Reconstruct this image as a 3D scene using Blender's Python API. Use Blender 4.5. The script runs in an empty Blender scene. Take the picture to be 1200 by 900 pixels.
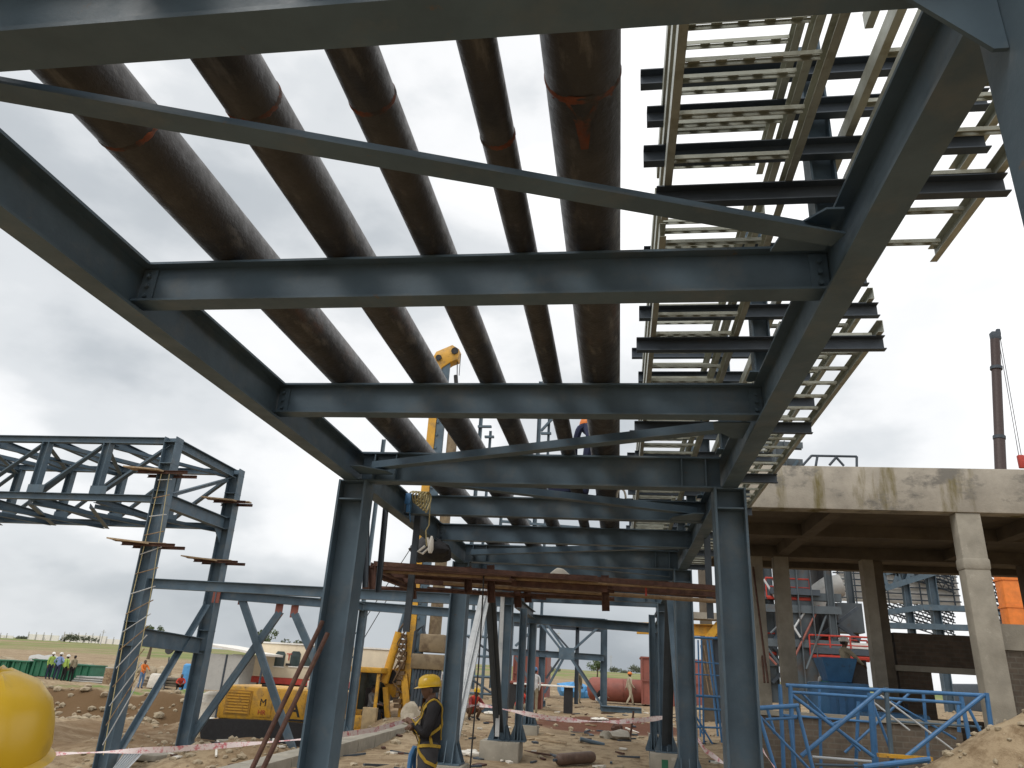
import bpy, bmesh, random
import numpy as np
from math import *
from mathutils import Vector as V, Matrix, noise
random.seed(7)
S = bpy.context.scene
COL = S.collection
# ------------------------------------------------------------------ camera
F, PI_, RO, YA = 852.936, radians(21.7311), radians(3.41426), radians(9.03547)
CAM = V((0, 0, 1.75))
fw = V((-sin(YA)*cos(PI_), cos(YA)*cos(PI_), sin(PI_)))
r0 = V((cos(YA), sin(YA), 0)); u0 = r0.cross(fw)
RT = r0*cos(RO)+u0*sin(RO); UP = u0*cos(RO)-r0*sin(RO)
cd = bpy.data.cameras.new('camera'); co = bpy.data.objects.new('camera', cd); COL.objects.link(co)
cd.sensor_width = 36; cd.lens = F/1200*36; cd.clip_start = .05; cd.clip_end = 6000
co.matrix_world = Matrix(((RT.x, UP.x, -fw.x, CAM.x), (RT.y, UP.y, -fw.y, CAM.y), (RT.z, UP.z, -fw.z, CAM.z), (0, 0, 0, 1)))
S.camera = co
def ray(x, y): return RT*((x-600)/F)-UP*((y-450)/F)+fw
def at(x, y, Y): d = ray(x, y); return CAM+d*(Y/d.y)        # the point at distance Y seen at a place of the photo
def atz(x, y, Z): d = ray(x, y); return CAM+d*((Z-CAM.z)/d.z)
# ------------------------------------------------------------------ materials
MATS = {}
def nd(nt, t, **k):
    n = nt.nodes.new(t)
    for a, b in k.items(): setattr(n, a, b)
    return n
def ramp(nt, src, stops):
    r = nd(nt, 'ShaderNodeValToRGB'); e = r.color_ramp.elements
    while len(e) < len(stops): e.new(.5)
    for i, (p, c) in enumerate(stops): e[i].position = p; e[i].color = (c, c, c, 1) if not hasattr(c, '__len__') else (*c, 1)
    nt.links.new(src, r.inputs[0]); return r
def mixc(nt, fac, a, b, mode='MIX'):
    m = nd(nt, 'ShaderNodeMix', data_type='RGBA', blend_type=mode)
    for sock, val in ((m.inputs['Factor'], fac), (m.inputs['A'], a), (m.inputs['B'], b)):
        if hasattr(val, 'is_output'): nt.links.new(val, sock)
        elif hasattr(val, '__len__'): sock.default_value = (*val, 1) if len(val) == 3 else val
        else: sock.default_value = val
    return m.outputs['Result']
def mnoise(nt, co, sc, det=5, rough=.6, vec=None):
    n = nd(nt, 'ShaderNodeTexNoise'); n.inputs['Scale'].default_value = sc; n.inputs['Detail'].default_value = det; n.inputs['Roughness'].default_value = rough
    if vec:
        m = nd(nt, 'ShaderNodeMapping'); m.inputs['Scale'].default_value = vec; nt.links.new(co, m.inputs['Vector']); co = m.outputs[0]
    nt.links.new(co, n.inputs['Vector']); return n.outputs['Fac']
def mat(name, col, rough=.55, metal=0., var=.25, sc=6., c2=None, f2=(.55, .75), s2=3., v2=None, bump=.0, bs=40., spec=.5, c3=None, s3=8., f3=(.62, .7), v3=None, rvar=.1):
    """paint or stuff of colour col with uneven tone, blotches of c2 and of c3"""
    m = bpy.data.materials.new(name); m.use_nodes = True; nt = m.node_tree; b = nt.nodes['Principled BSDF']
    tc = nd(nt, 'ShaderNodeTexCoord').outputs['Object']
    n1 = mnoise(nt, tc, sc)
    lo = tuple(c*(1-var) for c in col); hi = tuple(min(1, c*(1+var)) for c in col)
    c = ramp(nt, n1, ((.3, lo), (.7, hi))).outputs[0]
    if c2: c = mixc(nt, ramp(nt, mnoise(nt, tc, s2, 7, .65, v2), ((f2[0], 0), (f2[1], 1))).outputs[0], c, c2)
    if c3: c = mixc(nt, ramp(nt, mnoise(nt, tc, s3, 6, .7, v3), ((f3[0], 0), (f3[1], 1))).outputs[0], c, c3)
    nt.links.new(c, b.inputs['Base Color'])
    b.inputs['Metallic'].default_value = metal; b.inputs['Specular IOR Level'].default_value = spec
    rr = ramp(nt, mnoise(nt, tc, sc*3), ((.3, max(0, rough-rvar)), (.7, min(1, rough+rvar)))); nt.links.new(rr.outputs[0], b.inputs['Roughness'])
    if bump:
        bp = nd(nt, 'ShaderNodeBump'); bp.inputs['Strength'].default_value = bump; bp.inputs['Distance'].default_value = .02
        nt.links.new(mnoise(nt, tc, bs, 6), bp.inputs['Height']); nt.links.new(bp.outputs[0], b.inputs['Normal'])
    MATS[name] = m; return m
STEEL = mat('blue_grey_steel_paint', (.083, .125, .162), .5, 0, .22, 2.2, (.15, .165, .17), (.52, .8), 2.3, None, .06, 50, .3, (.16, .12, .09), 7, (.66, .74))
DSTEEL = mat('dark_and_shaded_steel_paint', (.045, .06, .078), .6, 0, .2, 3, (.07, .075, .08), (.6, .75), 4)
GALV = mat('galvanised_steel', (.38, .39, .33), .42, .4, .15, 5, (.18, .165, .1), (.5, .75), 6, None, .04, 80)
PIPE = mat('mill_scale_pipe', (.034, .03, .027), .45, 0, .4, 5, (.115, .105, .092), (.56, .68), 9, (1, .3, 1), .2, 45, .5, (.075, .04, .025), 3.2, (.6, .72), (1, .4, 1), .12)
WELDM = mat('rusty_weld', (.19, .05, .018), .8, 0, .5, 14, (.045, .036, .03), (.42, .56), 7)
RUST = mat('rust', (.085, .04, .028), .85, 0, .4, 12, (.15, .085, .05), (.55, .75), 7, None, .2, 60)
BAMB = mat('weathered_tube', (.28, .2, .12), .75, 0, .3, 9, (.14, .07, .04), (.5, .7), 6, None, .1)
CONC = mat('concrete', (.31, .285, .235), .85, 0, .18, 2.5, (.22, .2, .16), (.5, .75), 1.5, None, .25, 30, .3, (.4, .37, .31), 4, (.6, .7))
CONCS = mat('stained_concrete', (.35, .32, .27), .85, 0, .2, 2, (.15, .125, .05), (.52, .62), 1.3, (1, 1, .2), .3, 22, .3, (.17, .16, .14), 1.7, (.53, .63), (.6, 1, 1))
CONCD = mat('dark_and_shaded_concrete', (.125, .105, .082), .9, 0, .2, 2.5, (.17, .14, .1), (.5, .7), 1.2, None, .2, 25, .3)  # shade under the slab put into this darker concrete colour
YEL = mat('yellow_paint', (.62, .33, .03), .5, 0, .12, 3, (.27, .175, .07), (.48, .7), 2.5, None, .04, 50, .5, (.11, .06, .03), 7, (.6, .7))
YELH = mat('yellow_helmet_shell', (.56, .35, .012), .36, 0, .06, 2, (.36, .23, .03), (.55, .75), 9, None, .03, 60, .5, (.2, .13, .04), 22, (.64, .72))
ORAN = mat('orange_paint', (.72, .2, .03), .55, 0, .15, 4)
RED = mat('red_paint', (.42, .045, .03), .55, 0, .2, 4)
OXIDE = mat('red_oxide_primer', (.27, .088, .066), .65, 0, .15, 1.5, (.2, .075, .06), (.5, .7), 2)
BLUE = mat('blue_paint', (.05, .16, .34), .5, 0, .2, 5, (.12, .14, .16), (.6, .72), 7)
DBLUE = mat('machine_blue_paint', (.05, .16, .32), .5, 0, .2, 3, (.05, .07, .09), (.58, .7), 4)
WHITE = mat('white_paint', (.78, .76, .71), .6, 0, .07, 3, (.6, .57, .5), (.55, .75), 2)
CREAM = mat('cream_paint', (.66, .57, .42), .6, 0, .08, 3, (.55, .46, .33), (.55, .75), 2)
GREYS = mat('grey_sheet', (.42, .42, .4), .6, 0, .12, 3, (.28, .27, .25), (.55, .75), 3)
GREEN = mat('green_paint', (.02, .13, .07), .5, 0, .2, 3)
BLACK = mat('black_rubber', (.018, .018, .02), .7, 0, .3, 6)
GLASS = mat('dark_glass', (.03, .05, .05), .12, 0, .2, 4)
TARP = mat('blue_tarpaulin', (.08, .3, .6), .5, 0, .2, 4, None, bump=.2, bs=6)
CLOTHW = mat('white_woven_sack', (.68, .65, .58), .9, 0, .12, 8, None, bump=.2, bs=12)
ROPEY = mat('yellow_rope', (.42, .36, .19), .9, 0, .2, 30)
WOOD = mat('plank_wood', (.36, .27, .17), .85, 0, .25, 7, (.22, .15, .09), (.5, .7), 5, (8, 1, 1))
TRUNK = mat('bark', (.12, .09, .06), .9)
LEAF = mat('foliage', (.075, .11, .04), .7, 0, .45, .9)
LEAFD = mat('far_foliage', (.085, .1, .06), .7, 0, .4, .5)  # greyer green for the trees far off
ROCK = mat('rubble_stone', (.35, .29, .2), .95, 0, .3, 4, (.24, .18, .12), (.5, .7), 2, None, .3, 20)
CHALK = mat('white_primer_and_lit_steel', (.5, .52, .53), .55, 0, .12, 6, (.33, .36, .38), (.5, .7), 3)
def tape_mat():
    m = mat('red_and_white_tape', (.74, .7, .68), .5, 0, .05, 4); nt = m.node_tree; b = nt.nodes['Principled BSDF']
    tc = nd(nt, 'ShaderNodeTexCoord').outputs['Object']
    f = ramp(nt, mnoise(nt, tc, 11, 4, .8), ((.5, 0), (.6, 1))).outputs[0]
    nt.links.new(mixc(nt, f, (.68, .58, .56), (.5, .14, .16)), b.inputs['Base Color'])
tape_mat(); TAPE = MATS['red_and_white_tape']
def brick_mat(name, c1, c2, mortar):
    m = bpy.data.materials.new(name); m.use_nodes = True; nt = m.node_tree; b = nt.nodes['Principled BSDF']
    tc = nd(nt, 'ShaderNodeTexCoord').outputs['Object']
    mp = nd(nt, 'ShaderNodeMapping'); mp.inputs['Rotation'].default_value = (radians(90), 0, 0); nt.links.new(tc, mp.inputs[0])
    br = nd(nt, 'ShaderNodeTexBrick'); br.inputs['Scale'].default_value = 1
    br.inputs['Brick Width'].default_value = .24; br.inputs['Row Height'].default_value = .1; br.inputs['Mortar Size'].default_value = .012; br.inputs['Bias'].default_value = -.1
    br.inputs['Color1'].default_value = (*c1, 1); br.inputs['Color2'].default_value = (*c2, 1); br.inputs['Mortar'].default_value = (*mortar, 1)
    nt.links.new(mp.outputs[0], br.inputs['Vector'])
    n = mnoise(nt, tc, 5); c = mixc(nt, 1, br.outputs['Color'], ramp(nt, n, ((.3, .6), (.7, 1.))).outputs[0], 'MULTIPLY')
    nt.links.new(c, b.inputs['Base Color']); b.inputs['Roughness'].default_value = .9
    bp = nd(nt, 'ShaderNodeBump'); bp.inputs['Strength'].default_value = .5; bp.inputs['Distance'].default_value = .01; bp.invert = True
    nt.links.new(br.outputs['Fac'], bp.inputs['Height']); nt.links.new(bp.outputs[0], b.inputs['Normal'])
    MATS[name] = m; return m
BRICK = brick_mat('grey_brickwork', (.165, .13, .1), (.13, .105, .08), (.175, .155, .125))
BRICKD = brick_mat('brown_brickwork', (.12, .085, .06), (.09, .065, .045), (.11, .09, .07))
# ------------------------------------------------------------------ mesh helpers
def Ipr(h, b, tw=.012, tf=.016):
    w, H, t = b/2, h/2, tw/2
    return [(-w, -H), (w, -H), (w, -H+tf), (t, -H+tf), (t, H-tf), (w, H-tf), (w, H), (-w, H), (-w, H-tf), (-t, H-tf), (-t, -H+tf), (-w, -H+tf)]
def Cpr(h, b, t=.01):
    H, w = h/2, b/2
    return [(-w, -H), (w, -H), (w, -H+t), (-w+t, -H+t), (-w+t, H-t), (w, H-t), (w, H), (-w, H)]
def Lpr(a, t=.01): h = a/2; return [(-h, -h), (h, -h), (h, -h+t), (-h+t, -h+t), (-h+t, h), (-h, h)]
def Rpr(w, h): return [(-w/2, -h/2), (w/2, -h/2), (w/2, h/2), (-w/2, h/2)]
def Hat(w, h, t=.004):                                               # strut channel open below
    W = w/2; return [(-W, -h/2), (-W+t, -h/2), (-W+t, h/2-t), (W-t, h/2-t), (W-t, -h/2), (W, -h/2), (W, h/2), (-W, h/2)]
ORG = {}
class MB:
    def __init__(s): s.v = []; s.f = []; s.mi = []
    def add(s, vs, fs, mi=0):
        o = len(s.v); s.v += [V(p) for p in vs]; s.f += [[o+i for i in f] for f in fs]; s.mi += [mi]*len(fs); return s
    def box(s, c, d, R=None, mi=0, taper=None):
        x, y, z = d[0]/2, d[1]/2, d[2]/2; t = taper or 1
        vs = [V((a*x*(t if e > 0 else 1), b*y*(t if e > 0 else 1), e*z)) for e in (-1, 1) for b in (-1, 1) for a in (-1, 1)]
        if R is not None: vs = [R @ p for p in vs]
        return s.add([V(c)+p for p in vs], [(0, 2, 3, 1), (4, 5, 7, 6), (0, 1, 5, 4), (2, 6, 7, 3), (0, 4, 6, 2), (1, 3, 7, 5)], mi)
    def bbox(s, a, b, mi=0): a, b = V(a), V(b); return s.box((a+b)/2, [abs(q) for q in b-a], None, mi)
    def sweep(s, pr, p0, p1, up=(0, 0, 1), mi=0):
        p0, p1 = V(p0), V(p1); d = (p1-p0).normalized(); up = V(up)
        if abs(d.dot(up)) > .999: up = V((0, 1, 0))
        x = d.cross(up).normalized(); y = x.cross(d); n = len(pr)
        vs = [p+x*a+y*b for p in (p0, p1) for a, b in pr]
        return s.add(vs, [[i, (i+1) % n, n+(i+1) % n, n+i] for i in range(n)]+[list(range(n))[::-1], list(range(n, 2*n))], mi)
    def tube(s, p0, p1, r, r1=None, n=10, mi=0): return s.path([p0, p1], [r, r if r1 is None else r1], n, mi)
    def path(s, pts, r, n=8, mi=0):
        pts = [V(p) for p in pts]; k = len(pts); rs = r if hasattr(r, '__len__') else [r]*k; vs = []
        px = None
        for i, p in enumerate(pts):
            d = (pts[min(i+1, k-1)]-pts[max(i-1, 0)]); d = d.normalized() if d.length else V((0, 0, 1))
            if px is None: px = d.orthogonal().normalized()
            px = (px-d*px.dot(d)); px = px.normalized() if px.length > 1e-6 else d.orthogonal().normalized()
            py = d.cross(px)
            vs += [p+(px*cos(2*pi*j/n)+py*sin(2*pi*j/n))*rs[i] for j in range(n)]
        fs = [[i*n+j, i*n+(j+1) % n, (i+1)*n+(j+1) % n, (i+1)*n+j] for i in range(k-1) for j in range(n)]
        return s.add(vs, fs+[list(range(n))[::-1], list(range((k-1)*n, k*n))], mi)
    def lathe(s, pr, c, ax=(0, 0, 1), n=24, mi=0, sx=1., sy=1.):
        ax = V(ax).normalized(); x = V((1, 0, 0)) if abs(ax.x) < .9 else V((0, 1, 0)); x = (x-ax*x.dot(ax)).normalized(); y = ax.cross(x); c = V(c); k = len(pr)
        vs = [c+ax*z+(x*cos(2*pi*j/n)*sx+y*sin(2*pi*j/n)*sy)*r for r, z in pr for j in range(n)]
        fs = [[i*n+j, i*n+(j+1) % n, (i+1)*n+(j+1) % n, (i+1)*n+j] for i in range(k-1) for j in range(n)]
        return s.add(vs, fs+[list(range(n))[::-1], list(range((k-1)*n, k*n))], mi)
    def prism(s, poly, off, mi=0):
        poly = [V(p) for p in poly]; n = len(poly); off = V(off)
        return s.add(poly+[p+off for p in poly], [[i, (i+1) % n, n+(i+1) % n, n+i] for i in range(n)]+[list(range(n))[::-1], list(range(n, 2*n))], mi)
    def rock(s, c, r, seed=0, sq=.7, det=1, mi=0):
        bm = bmesh.new(); bmesh.ops.create_icosphere(bm, subdivisions=det, radius=1); c = V(c); rd = random.Random(seed)
        o = V((rd.random()*50, rd.random()*50, rd.random()*50)); sc = V((rd.uniform(.7, 1.3), rd.uniform(.7, 1.3), sq*rd.uniform(.8, 1.2)))
        vs = []
        for v in bm.verts:
            p = v.co*(1+.45*noise.noise(v.co*1.6+o)); vs.append(c+V((p.x*sc.x, p.y*sc.y, p.z*sc.z))*r)
        fs = [[q.index for q in f.verts] for f in bm.faces]; bm.free(); return s.add(vs, fs, mi)
    def build(s, name, m, parent=None, smooth=True, recalc=True, bevel=0):
        me = bpy.data.meshes.new(name); o = ORG.get(parent.name, V()) if parent else V()
        me.from_pydata([tuple(p-o) for p in s.v], [], s.f)
        for q in (m if isinstance(m, (list, tuple)) else [m]): me.materials.append(q)
        me.polygons.foreach_set('material_index', s.mi)
        if recalc or bevel:
            bm = bmesh.new(); bm.from_mesh(me)
            if bevel:
                es = [e for e in bm.edges if len(e.link_faces) == 2 and e.calc_face_angle(0) > .6]
                bmesh.ops.bevel(bm, geom=es, offset=bevel, segments=2, affect='EDGES', profile=.5, clamp_overlap=True)
            bmesh.ops.recalc_face_normals(bm, faces=bm.faces); bm.to_mesh(me); bm.free()
        if smooth:
            me.polygons.foreach_set('use_smooth', [True]*len(me.polygons)); me.set_sharp_from_angle(angle=radians(32))
        ob = bpy.data.objects.new(name, me); COL.objects.link(ob)
        if parent: ob.parent = parent; ORG[ob.name] = o
        return ob
def tag(o, label=None, cat=None, group=None, kind=None):
    for k, v in (('label', label), ('category', cat), ('group', group), ('kind', kind)):
        if v: o[k] = v
    return o
def thing(name, label, cat, loc=(0, 0, 0), rz=0, group=None, local=False):
    o = bpy.data.objects.new(name, None); COL.objects.link(o); o.location = loc; o.rotation_euler = (0, 0, rz); o.empty_display_size = .2
    ORG[o.name] = V() if (rz or local) else V(loc); return tag(o, label, cat, group)
def single(name, mb, m, label, cat, group=None, kind=None, **k): return tag(mb.build(name, m, None, **k), label, cat, group, kind)
def copytree(o, parent=None):
    c = o.copy(); COL.objects.link(c)
    if parent: c.parent = parent
    for ch in [q for q in COL.objects if q.parent == o]: copytree(ch, c)
    return c
def text(body, size, m, name, parent, loc, rot, depth=.004):
    cu = bpy.data.curves.new(name, 'FONT'); cu.body = body; cu.size = size; cu.extrude = depth; cu.align_x = 'CENTER'
    t = bpy.data.objects.new('tmp', cu); COL.objects.link(t); dg = bpy.context.evaluated_depsgraph_get()
    me = bpy.data.meshes.new_from_object(t.evaluated_get(dg)); bpy.data.objects.remove(t)
    me.materials.clear(); me.materials.append(m); o = bpy.data.objects.new(name, me); COL.objects.link(o)
    o.location = V(loc)-(ORG.get(parent.name, V()) if parent else V()); o.rotation_euler = rot
    if parent: o.parent = parent
    return o
Z = V((0, 0, 1))
# ------------------------------------------------------------------ ground
def lerp_tab(tab, y):
    ys = [a for a, b in tab]; zs = [b for a, b in tab]; return np.interp(y, ys, zs)
RTAB = [(-50, 0), (9, 0), (12, .12), (17.6, .02), (19.5, .2), (21, .3), (27, .3), (31, .33), (45, .55), (100, 1.1), (300, 4.6), (1500, 17), (4000, 40)]
LTAB = [(-50, 0), (7, 0), (10, -.3), (14, -.75), (17.6, -.9), (21, -.62), (26, -.8), (32, -1.1), (38.3, -1.7), (39.5, -1.35), (40.8, -.5), (41.8, -.3), (48, -.33), (60, -.1), (100, .35), (300, 4.3), (1500, 17), (4000, 40)]
def sstep(a, b, x): t = np.clip((x-a)/(b-a), 0, 1); return t*t*(3-2*t)
_rd = np.random.RandomState(3); _W = [(_rd.uniform(0, 2*pi), l*_rd.uniform(.8, 1.2), _rd.uniform(0, 6.28)) for l in (5., 3.4, 2.1, 1.6, 1.1, .8, .55, .4)]
def gzn(x, y):
    x = np.asarray(x, float); y = np.asarray(y, float)
    w = sstep(-6.3, -7.6, x); w = np.where(y > 22, sstep(-6.2-np.clip((y-22)*.25, 0, 3), -8.5-np.clip((y-22)*.35, 0, 5), x), w)
    z = lerp_tab(RTAB, y)*(1-w)+lerp_tab(LTAB, y)*w
    z = z+.35*sstep(2., 5., x)*sstep(9, 14, y)*sstep(60, 40, y)+.3*sstep(4, 9, x)*sstep(18, 24, y)*sstep(90, 50, y)
    z = z+np.clip(.53*(x-2.35), 0, 2.0)*np.exp(-((y-11.)/.95)**2)*sstep(13, 10, x)
    z = z+.28*np.exp(-(((x+.6)/2.2)**2+((y-27.5)/1.3)**2))
    z = z+.55*np.exp(-(((x+9.6)/1.6)**2+((y-19.6)/1.6)**2))+.5*np.exp(-(((x+14)/3)**2+((y-28)/2.)**2))
    n = 0
    for a, l, p in _W: n = n+l*.011*np.sin((x*cos(a)+y*sin(a))*2*pi/l+p+1.3*np.sin((x*sin(a)-y*cos(a))*1.7/l+p*2))
    rough = .45+.9*sstep(-6, -8, x)*sstep(60, 45, y)+1.6*np.exp(-((y-39)/2.5)**2)*sstep(-6, -9, x)+.9*np.exp(-(((x-7)/3)**2+((y-12)/2)**2))
    return z+n*rough*sstep(300, 60, y)
def gz(x, y): return float(gzn(x, y))
def ground():
    rs = np.concatenate([np.linspace(.3, 14, 80), np.geomspace(14.25, 70, 150), np.geomspace(71, 4000, 60)])
    th = np.concatenate([np.linspace(-52, 42, 330), np.linspace(44, 306, 60)]); th = np.radians(th)
    Rr, T = np.meshgrid(rs, th, indexing='ij'); X = Rr*np.sin(T); Y = Rr*np.cos(T); Zz = gzn(X, Y); n = len(th)
    vs = [(0, 0, gz(0, 0))]+list(zip(X.ravel(), Y.ravel(), Zz.ravel())); fs = [[0, 1+(j+1) % n, 1+j] for j in range(n)]
    for i in range(len(rs)-1):
        for j in range(n): a = 1+i*n; b = a+n; k = (j+1) % n; fs.append([a+j, a+k, b+k, b+j])
    me = bpy.data.meshes.new('ground'); me.from_pydata([tuple(map(float, p)) for p in vs], [], fs); me.polygons.foreach_set('use_smooth', [True]*len(fs))
    m = bpy.data.materials.new('site_soil'); m.use_nodes = True; nt = m.node_tree; b = nt.nodes['Principled BSDF']; b.inputs['Roughness'].default_value = .95; b.inputs['Specular IOR Level'].default_value = .15
    tc = nd(nt, 'ShaderNodeTexCoord').outputs['Object']; sx = nd(nt, 'ShaderNodeSeparateXYZ'); nt.links.new(tc, sx.inputs[0])
    def mr(src, a, b_): q = nd(nt, 'ShaderNodeMapRange', interpolation_type='SMOOTHSTEP'); q.inputs[1].default_value = a; q.inputs[2].default_value = b_; nt.links.new(src, q.inputs[0]); return q.outputs[0]
    def mth(op, a, b_):
        q = nd(nt, 'ShaderNodeMath', operation=op)
        for i, v in enumerate((a, b_)):
            if hasattr(v, 'is_output'): nt.links.new(v, q.inputs[i])
            else: q.inputs[i].default_value = v
        return q.outputs[0]
    c = ramp(nt, mnoise(nt, tc, .35, 8, .65), ((.3, (.21, .15, .09)), (.5, (.34, .26, .165)), (.72, (.45, .36, .24)))).outputs[0]
    c = mixc(nt, ramp(nt, mnoise(nt, tc, 3.5, 8, .7), ((.46, 0), (.66, 1))).outputs[0], c, (.17, .115, .065))
    c = mixc(nt, ramp(nt, mnoise(nt, tc, 14, 4, .7), ((.64, 0), (.7, 1))).outputs[0], c, (.58, .5, .37))
    # dug earth of the left pit, a darker clay
    dug = mth('MULTIPLY', mr(sx.outputs['X'], -6.6, -8.2), mth('MULTIPLY', mr(sx.outputs['X'], -24, -16), mth('MULTIPLY', mr(sx.outputs['Y'], 18, 21), mr(sx.outputs['Y'], 44, 41))))
    c = mixc(nt, mth('MULTIPLY', dug, ramp(nt, mnoise(nt, tc, .6, 7, .7), ((.34, 0), (.56, 1))).outputs[0]), c, (.16, .1, .052))
    bank = mth('MULTIPLY', mr(sx.outputs['X'], -8, -10), mth('MULTIPLY', mr(sx.outputs['Y'], 37.6, 38.6), mr(sx.outputs['Y'], 41.6, 41)))
    c = mixc(nt, bank, c, (.14, .088, .046))
    # rust coloured grit where steel is cut
    rx = mth('ADD', mth('POWER', mth('DIVIDE', mth('ADD', sx.outputs['X'], .4), 3.2), 2), mth('POWER', mth('DIVIDE', mth('SUBTRACT', sx.outputs['Y'], 26.6), 3.2), 2))
    c = mixc(nt, mth('MULTIPLY', mr(mth('ADD', rx, mth('MULTIPLY', mnoise(nt, tc, 1.2, 6), 1.2)), 1.75, 1.05), .93), c, (.11, .042, .026))
    # grass beyond the site
    gr = mth('MULTIPLY', mr(sx.outputs['Y'], 120, 150), ramp(nt, mnoise(nt, tc, .018, 6, .6), ((.4, 0), (.52, 1))).outputs[0])
    gcol = ramp(nt, mnoise(nt, tc, .05, 8, .7), ((.3, (.12, .17, .05)), (.7, (.27, .27, .11)))).outputs[0]
    c = mixc(nt, gr, c, gcol)
    vg = mth('MULTIPLY', mth('MULTIPLY', mr(sx.outputs['Y'], 41.3, 42.2), mr(sx.outputs['Y'], 45, 43.5)), mth('MULTIPLY', mr(sx.outputs['X'], -9, -11), ramp(nt, mnoise(nt, tc, .5, 6), ((.42, 0), (.55, 1))).outputs[0]))
    c = mixc(nt, vg, c, (.13, .2, .05))
    nt.links.new(c, b.inputs['Base Color'])
    bp = nd(nt, 'ShaderNodeBump'); bp.inputs['Strength'].default_value = .7; bp.inputs['Distance'].default_value = .06
    nt.links.new(mnoise(nt, tc, 5, 10, .7), bp.inputs['Height']); nt.links.new(bp.outputs[0], b.inputs['Normal'])
    me.materials.append(m); o = bpy.data.objects.new('ground', me); COL.objects.link(o); tag(o, kind='structure')
    me.validate()
ground()
def rubble(nm, spots, m):
    mb = MB()
    for i, (x, y, r) in enumerate(spots): mb.rock((x, y, gz(x, y)+r*.15), r, i*7+1, .7, 1)
    o = mb.build(nm, m, None, smooth=False, recalc=False); return tag(o, kind='stuff')
sp = []
for i in range(1500):
    y = 5+random.random()**1.6*42; x = random.uniform(-.62*y-2, .52*y+1); sp.append((x, y, random.choice((.02, .03, .03, .04, .06, .08))*(.6+y/40)))
for i in range(420):
    x = random.uniform(-38, -8); y = 38+random.gauss(0, 1.7); sp.append((x, y, random.uniform(.06, .28)))
for i in range(160):
    x = random.gauss(4.8, 1.); y = 10.9+random.gauss(0, .7); sp.append((x, y, random.uniform(.015, .06)))
for i in range(200):
    x = random.gauss(-9.6, 1.8); y = random.gauss(20, 2); sp.append((x, y, random.uniform(.03, .13)))
rubble('rubble', sp, ROCK)
def litter(nm, n, m, sd):
    rd = random.Random(sd); mb = MB()
    for i in range(n):
        y = 9+rd.random()**1.3*30; x = rd.uniform(-5.5, 3.2) if rd.random() < .6 else rd.uniform(-.6*y, -8); k = rd.random(); L = rd.uniform(.15, .9) if k < .5 else rd.uniform(.08, .25); w_ = .05 if k < .5 else rd.uniform(.06, .2)
        mb.box((x, y, gz(x, y)+.02), (L, w_, .035), Matrix.Rotation(rd.uniform(0, 3), 3, 'Z') @ Matrix.Rotation(rd.uniform(-.15, .15), 3, 'Y'))
    tag(mb.build(nm, m, None, smooth=False), kind='stuff')
litter('scrap_litter', 150, DSTEEL, 1); litter('scrap_litter', 110, WOOD, 2); litter('scrap_litter', 80, CLOTHW, 3); litter('scrap_litter', 110, RUST, 4)
# ------------------------------------------------------------------ main pipe rack
XL, XR, ZB, ZT = -2.62, 1.0, 3.45, 3.75
YF = [1.47, 6.85, 12.2, 17.6]
rack = thing('pipe_rack', 'blue grey steel pipe rack overhead carrying the brown pipes on its cross beams', 'pipe rack', (0, 6.85, 0))
def hcol(x, y, z0, z1, parent=rack, h=.28, b=.26, m=STEEL, name='column', stiff=True):
    c = MB().sweep(Ipr(h, b, .014, .02), (x, y, z0), (x, y, z1), up=(1, 0, 0)).build(name, m, parent)
    if stiff:
        for zz in (z1-.19, z1-.008):
            for s in (-1, 1): MB().box((x, y+s*b/4+s*.002, zz), (h-.05, b/2-.02, .014)).build('stiffener', m, c)
    bp = MB().box((x, y, z0+.012), (h+.2, b+.2, .024))
    for s in (-1, 1):
        for t in (-1, 0, 1):
            bp.prism([(x+s*(h/2+.002), y+t*b*.45, z0+.025), (x+s*(h/2+.11), y+t*b*.45, z0+.025), (x+s*(h/2+.002), y+t*b*.45, z0+.32)], (0, .012, 0))
            bp.prism([(x+t*h*.42, y+s*(b/2+.002), z0+.025), (x+t*h*.42, y+s*(b/2+.11), z0+.025), (x+t*h*.42, y+s*(b/2+.002), z0+.32)], (.012, 0, 0))
    bp.build('base_plate', m, c); return c
def pedestal(x, y, ztop, w, d, label, green=False):
    z0 = min(gz(x-w/2, y-d/2), gz(x+w/2, y+d/2), gz(x, y))-.25
    p = single('concrete_pedestal', MB().box((x, y, (z0+ztop)/2), (w, d, ztop-z0)), CONC, label, 'pedestal', 'pedestals under the rack columns', bevel=.015)
    if green: MB().box((x-.08, y-d/2-.004, ztop-.22), (.13, .006, .22)).build('green_paint_mark', GREEN, p)
for i, y in enumerate(YF):
    for x, side in ((-2.6, 0), (1., 1)):
        z0 = (.02, .02, .44, .40)[i]
        hcol(x+(.06 if i == 0 and side else 0), y-(.04 if i == 0 else 0), z0, ZB-.002)
pedestal(-2.6, 12.2, .437, .6, .6, 'concrete footing under the left rack column beside the worker in the dark jacket')
pedestal(1., 12.2, .437, .6, .6, 'concrete footing under the second rack column on the right', False)
pedestal(-2.55, 17.6, .397, .85, .8, 'broad concrete pedestal under the flared left rack columns near the brown gas cylinder')
pedestal(1.02, 17.6, .397, .75, .8, 'concrete pedestal with a green paint mark on its front', True)
for x, s in ((XL-.01, -1), (XR+.005, 1)):
    mb = MB().sweep(Ipr(.3, .14, .012, .016), (x, -.6, 3.6), (x, 21.3, 3.6)); bm_ = mb.build('longitudinal_beam', STEEL, rack)
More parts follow.
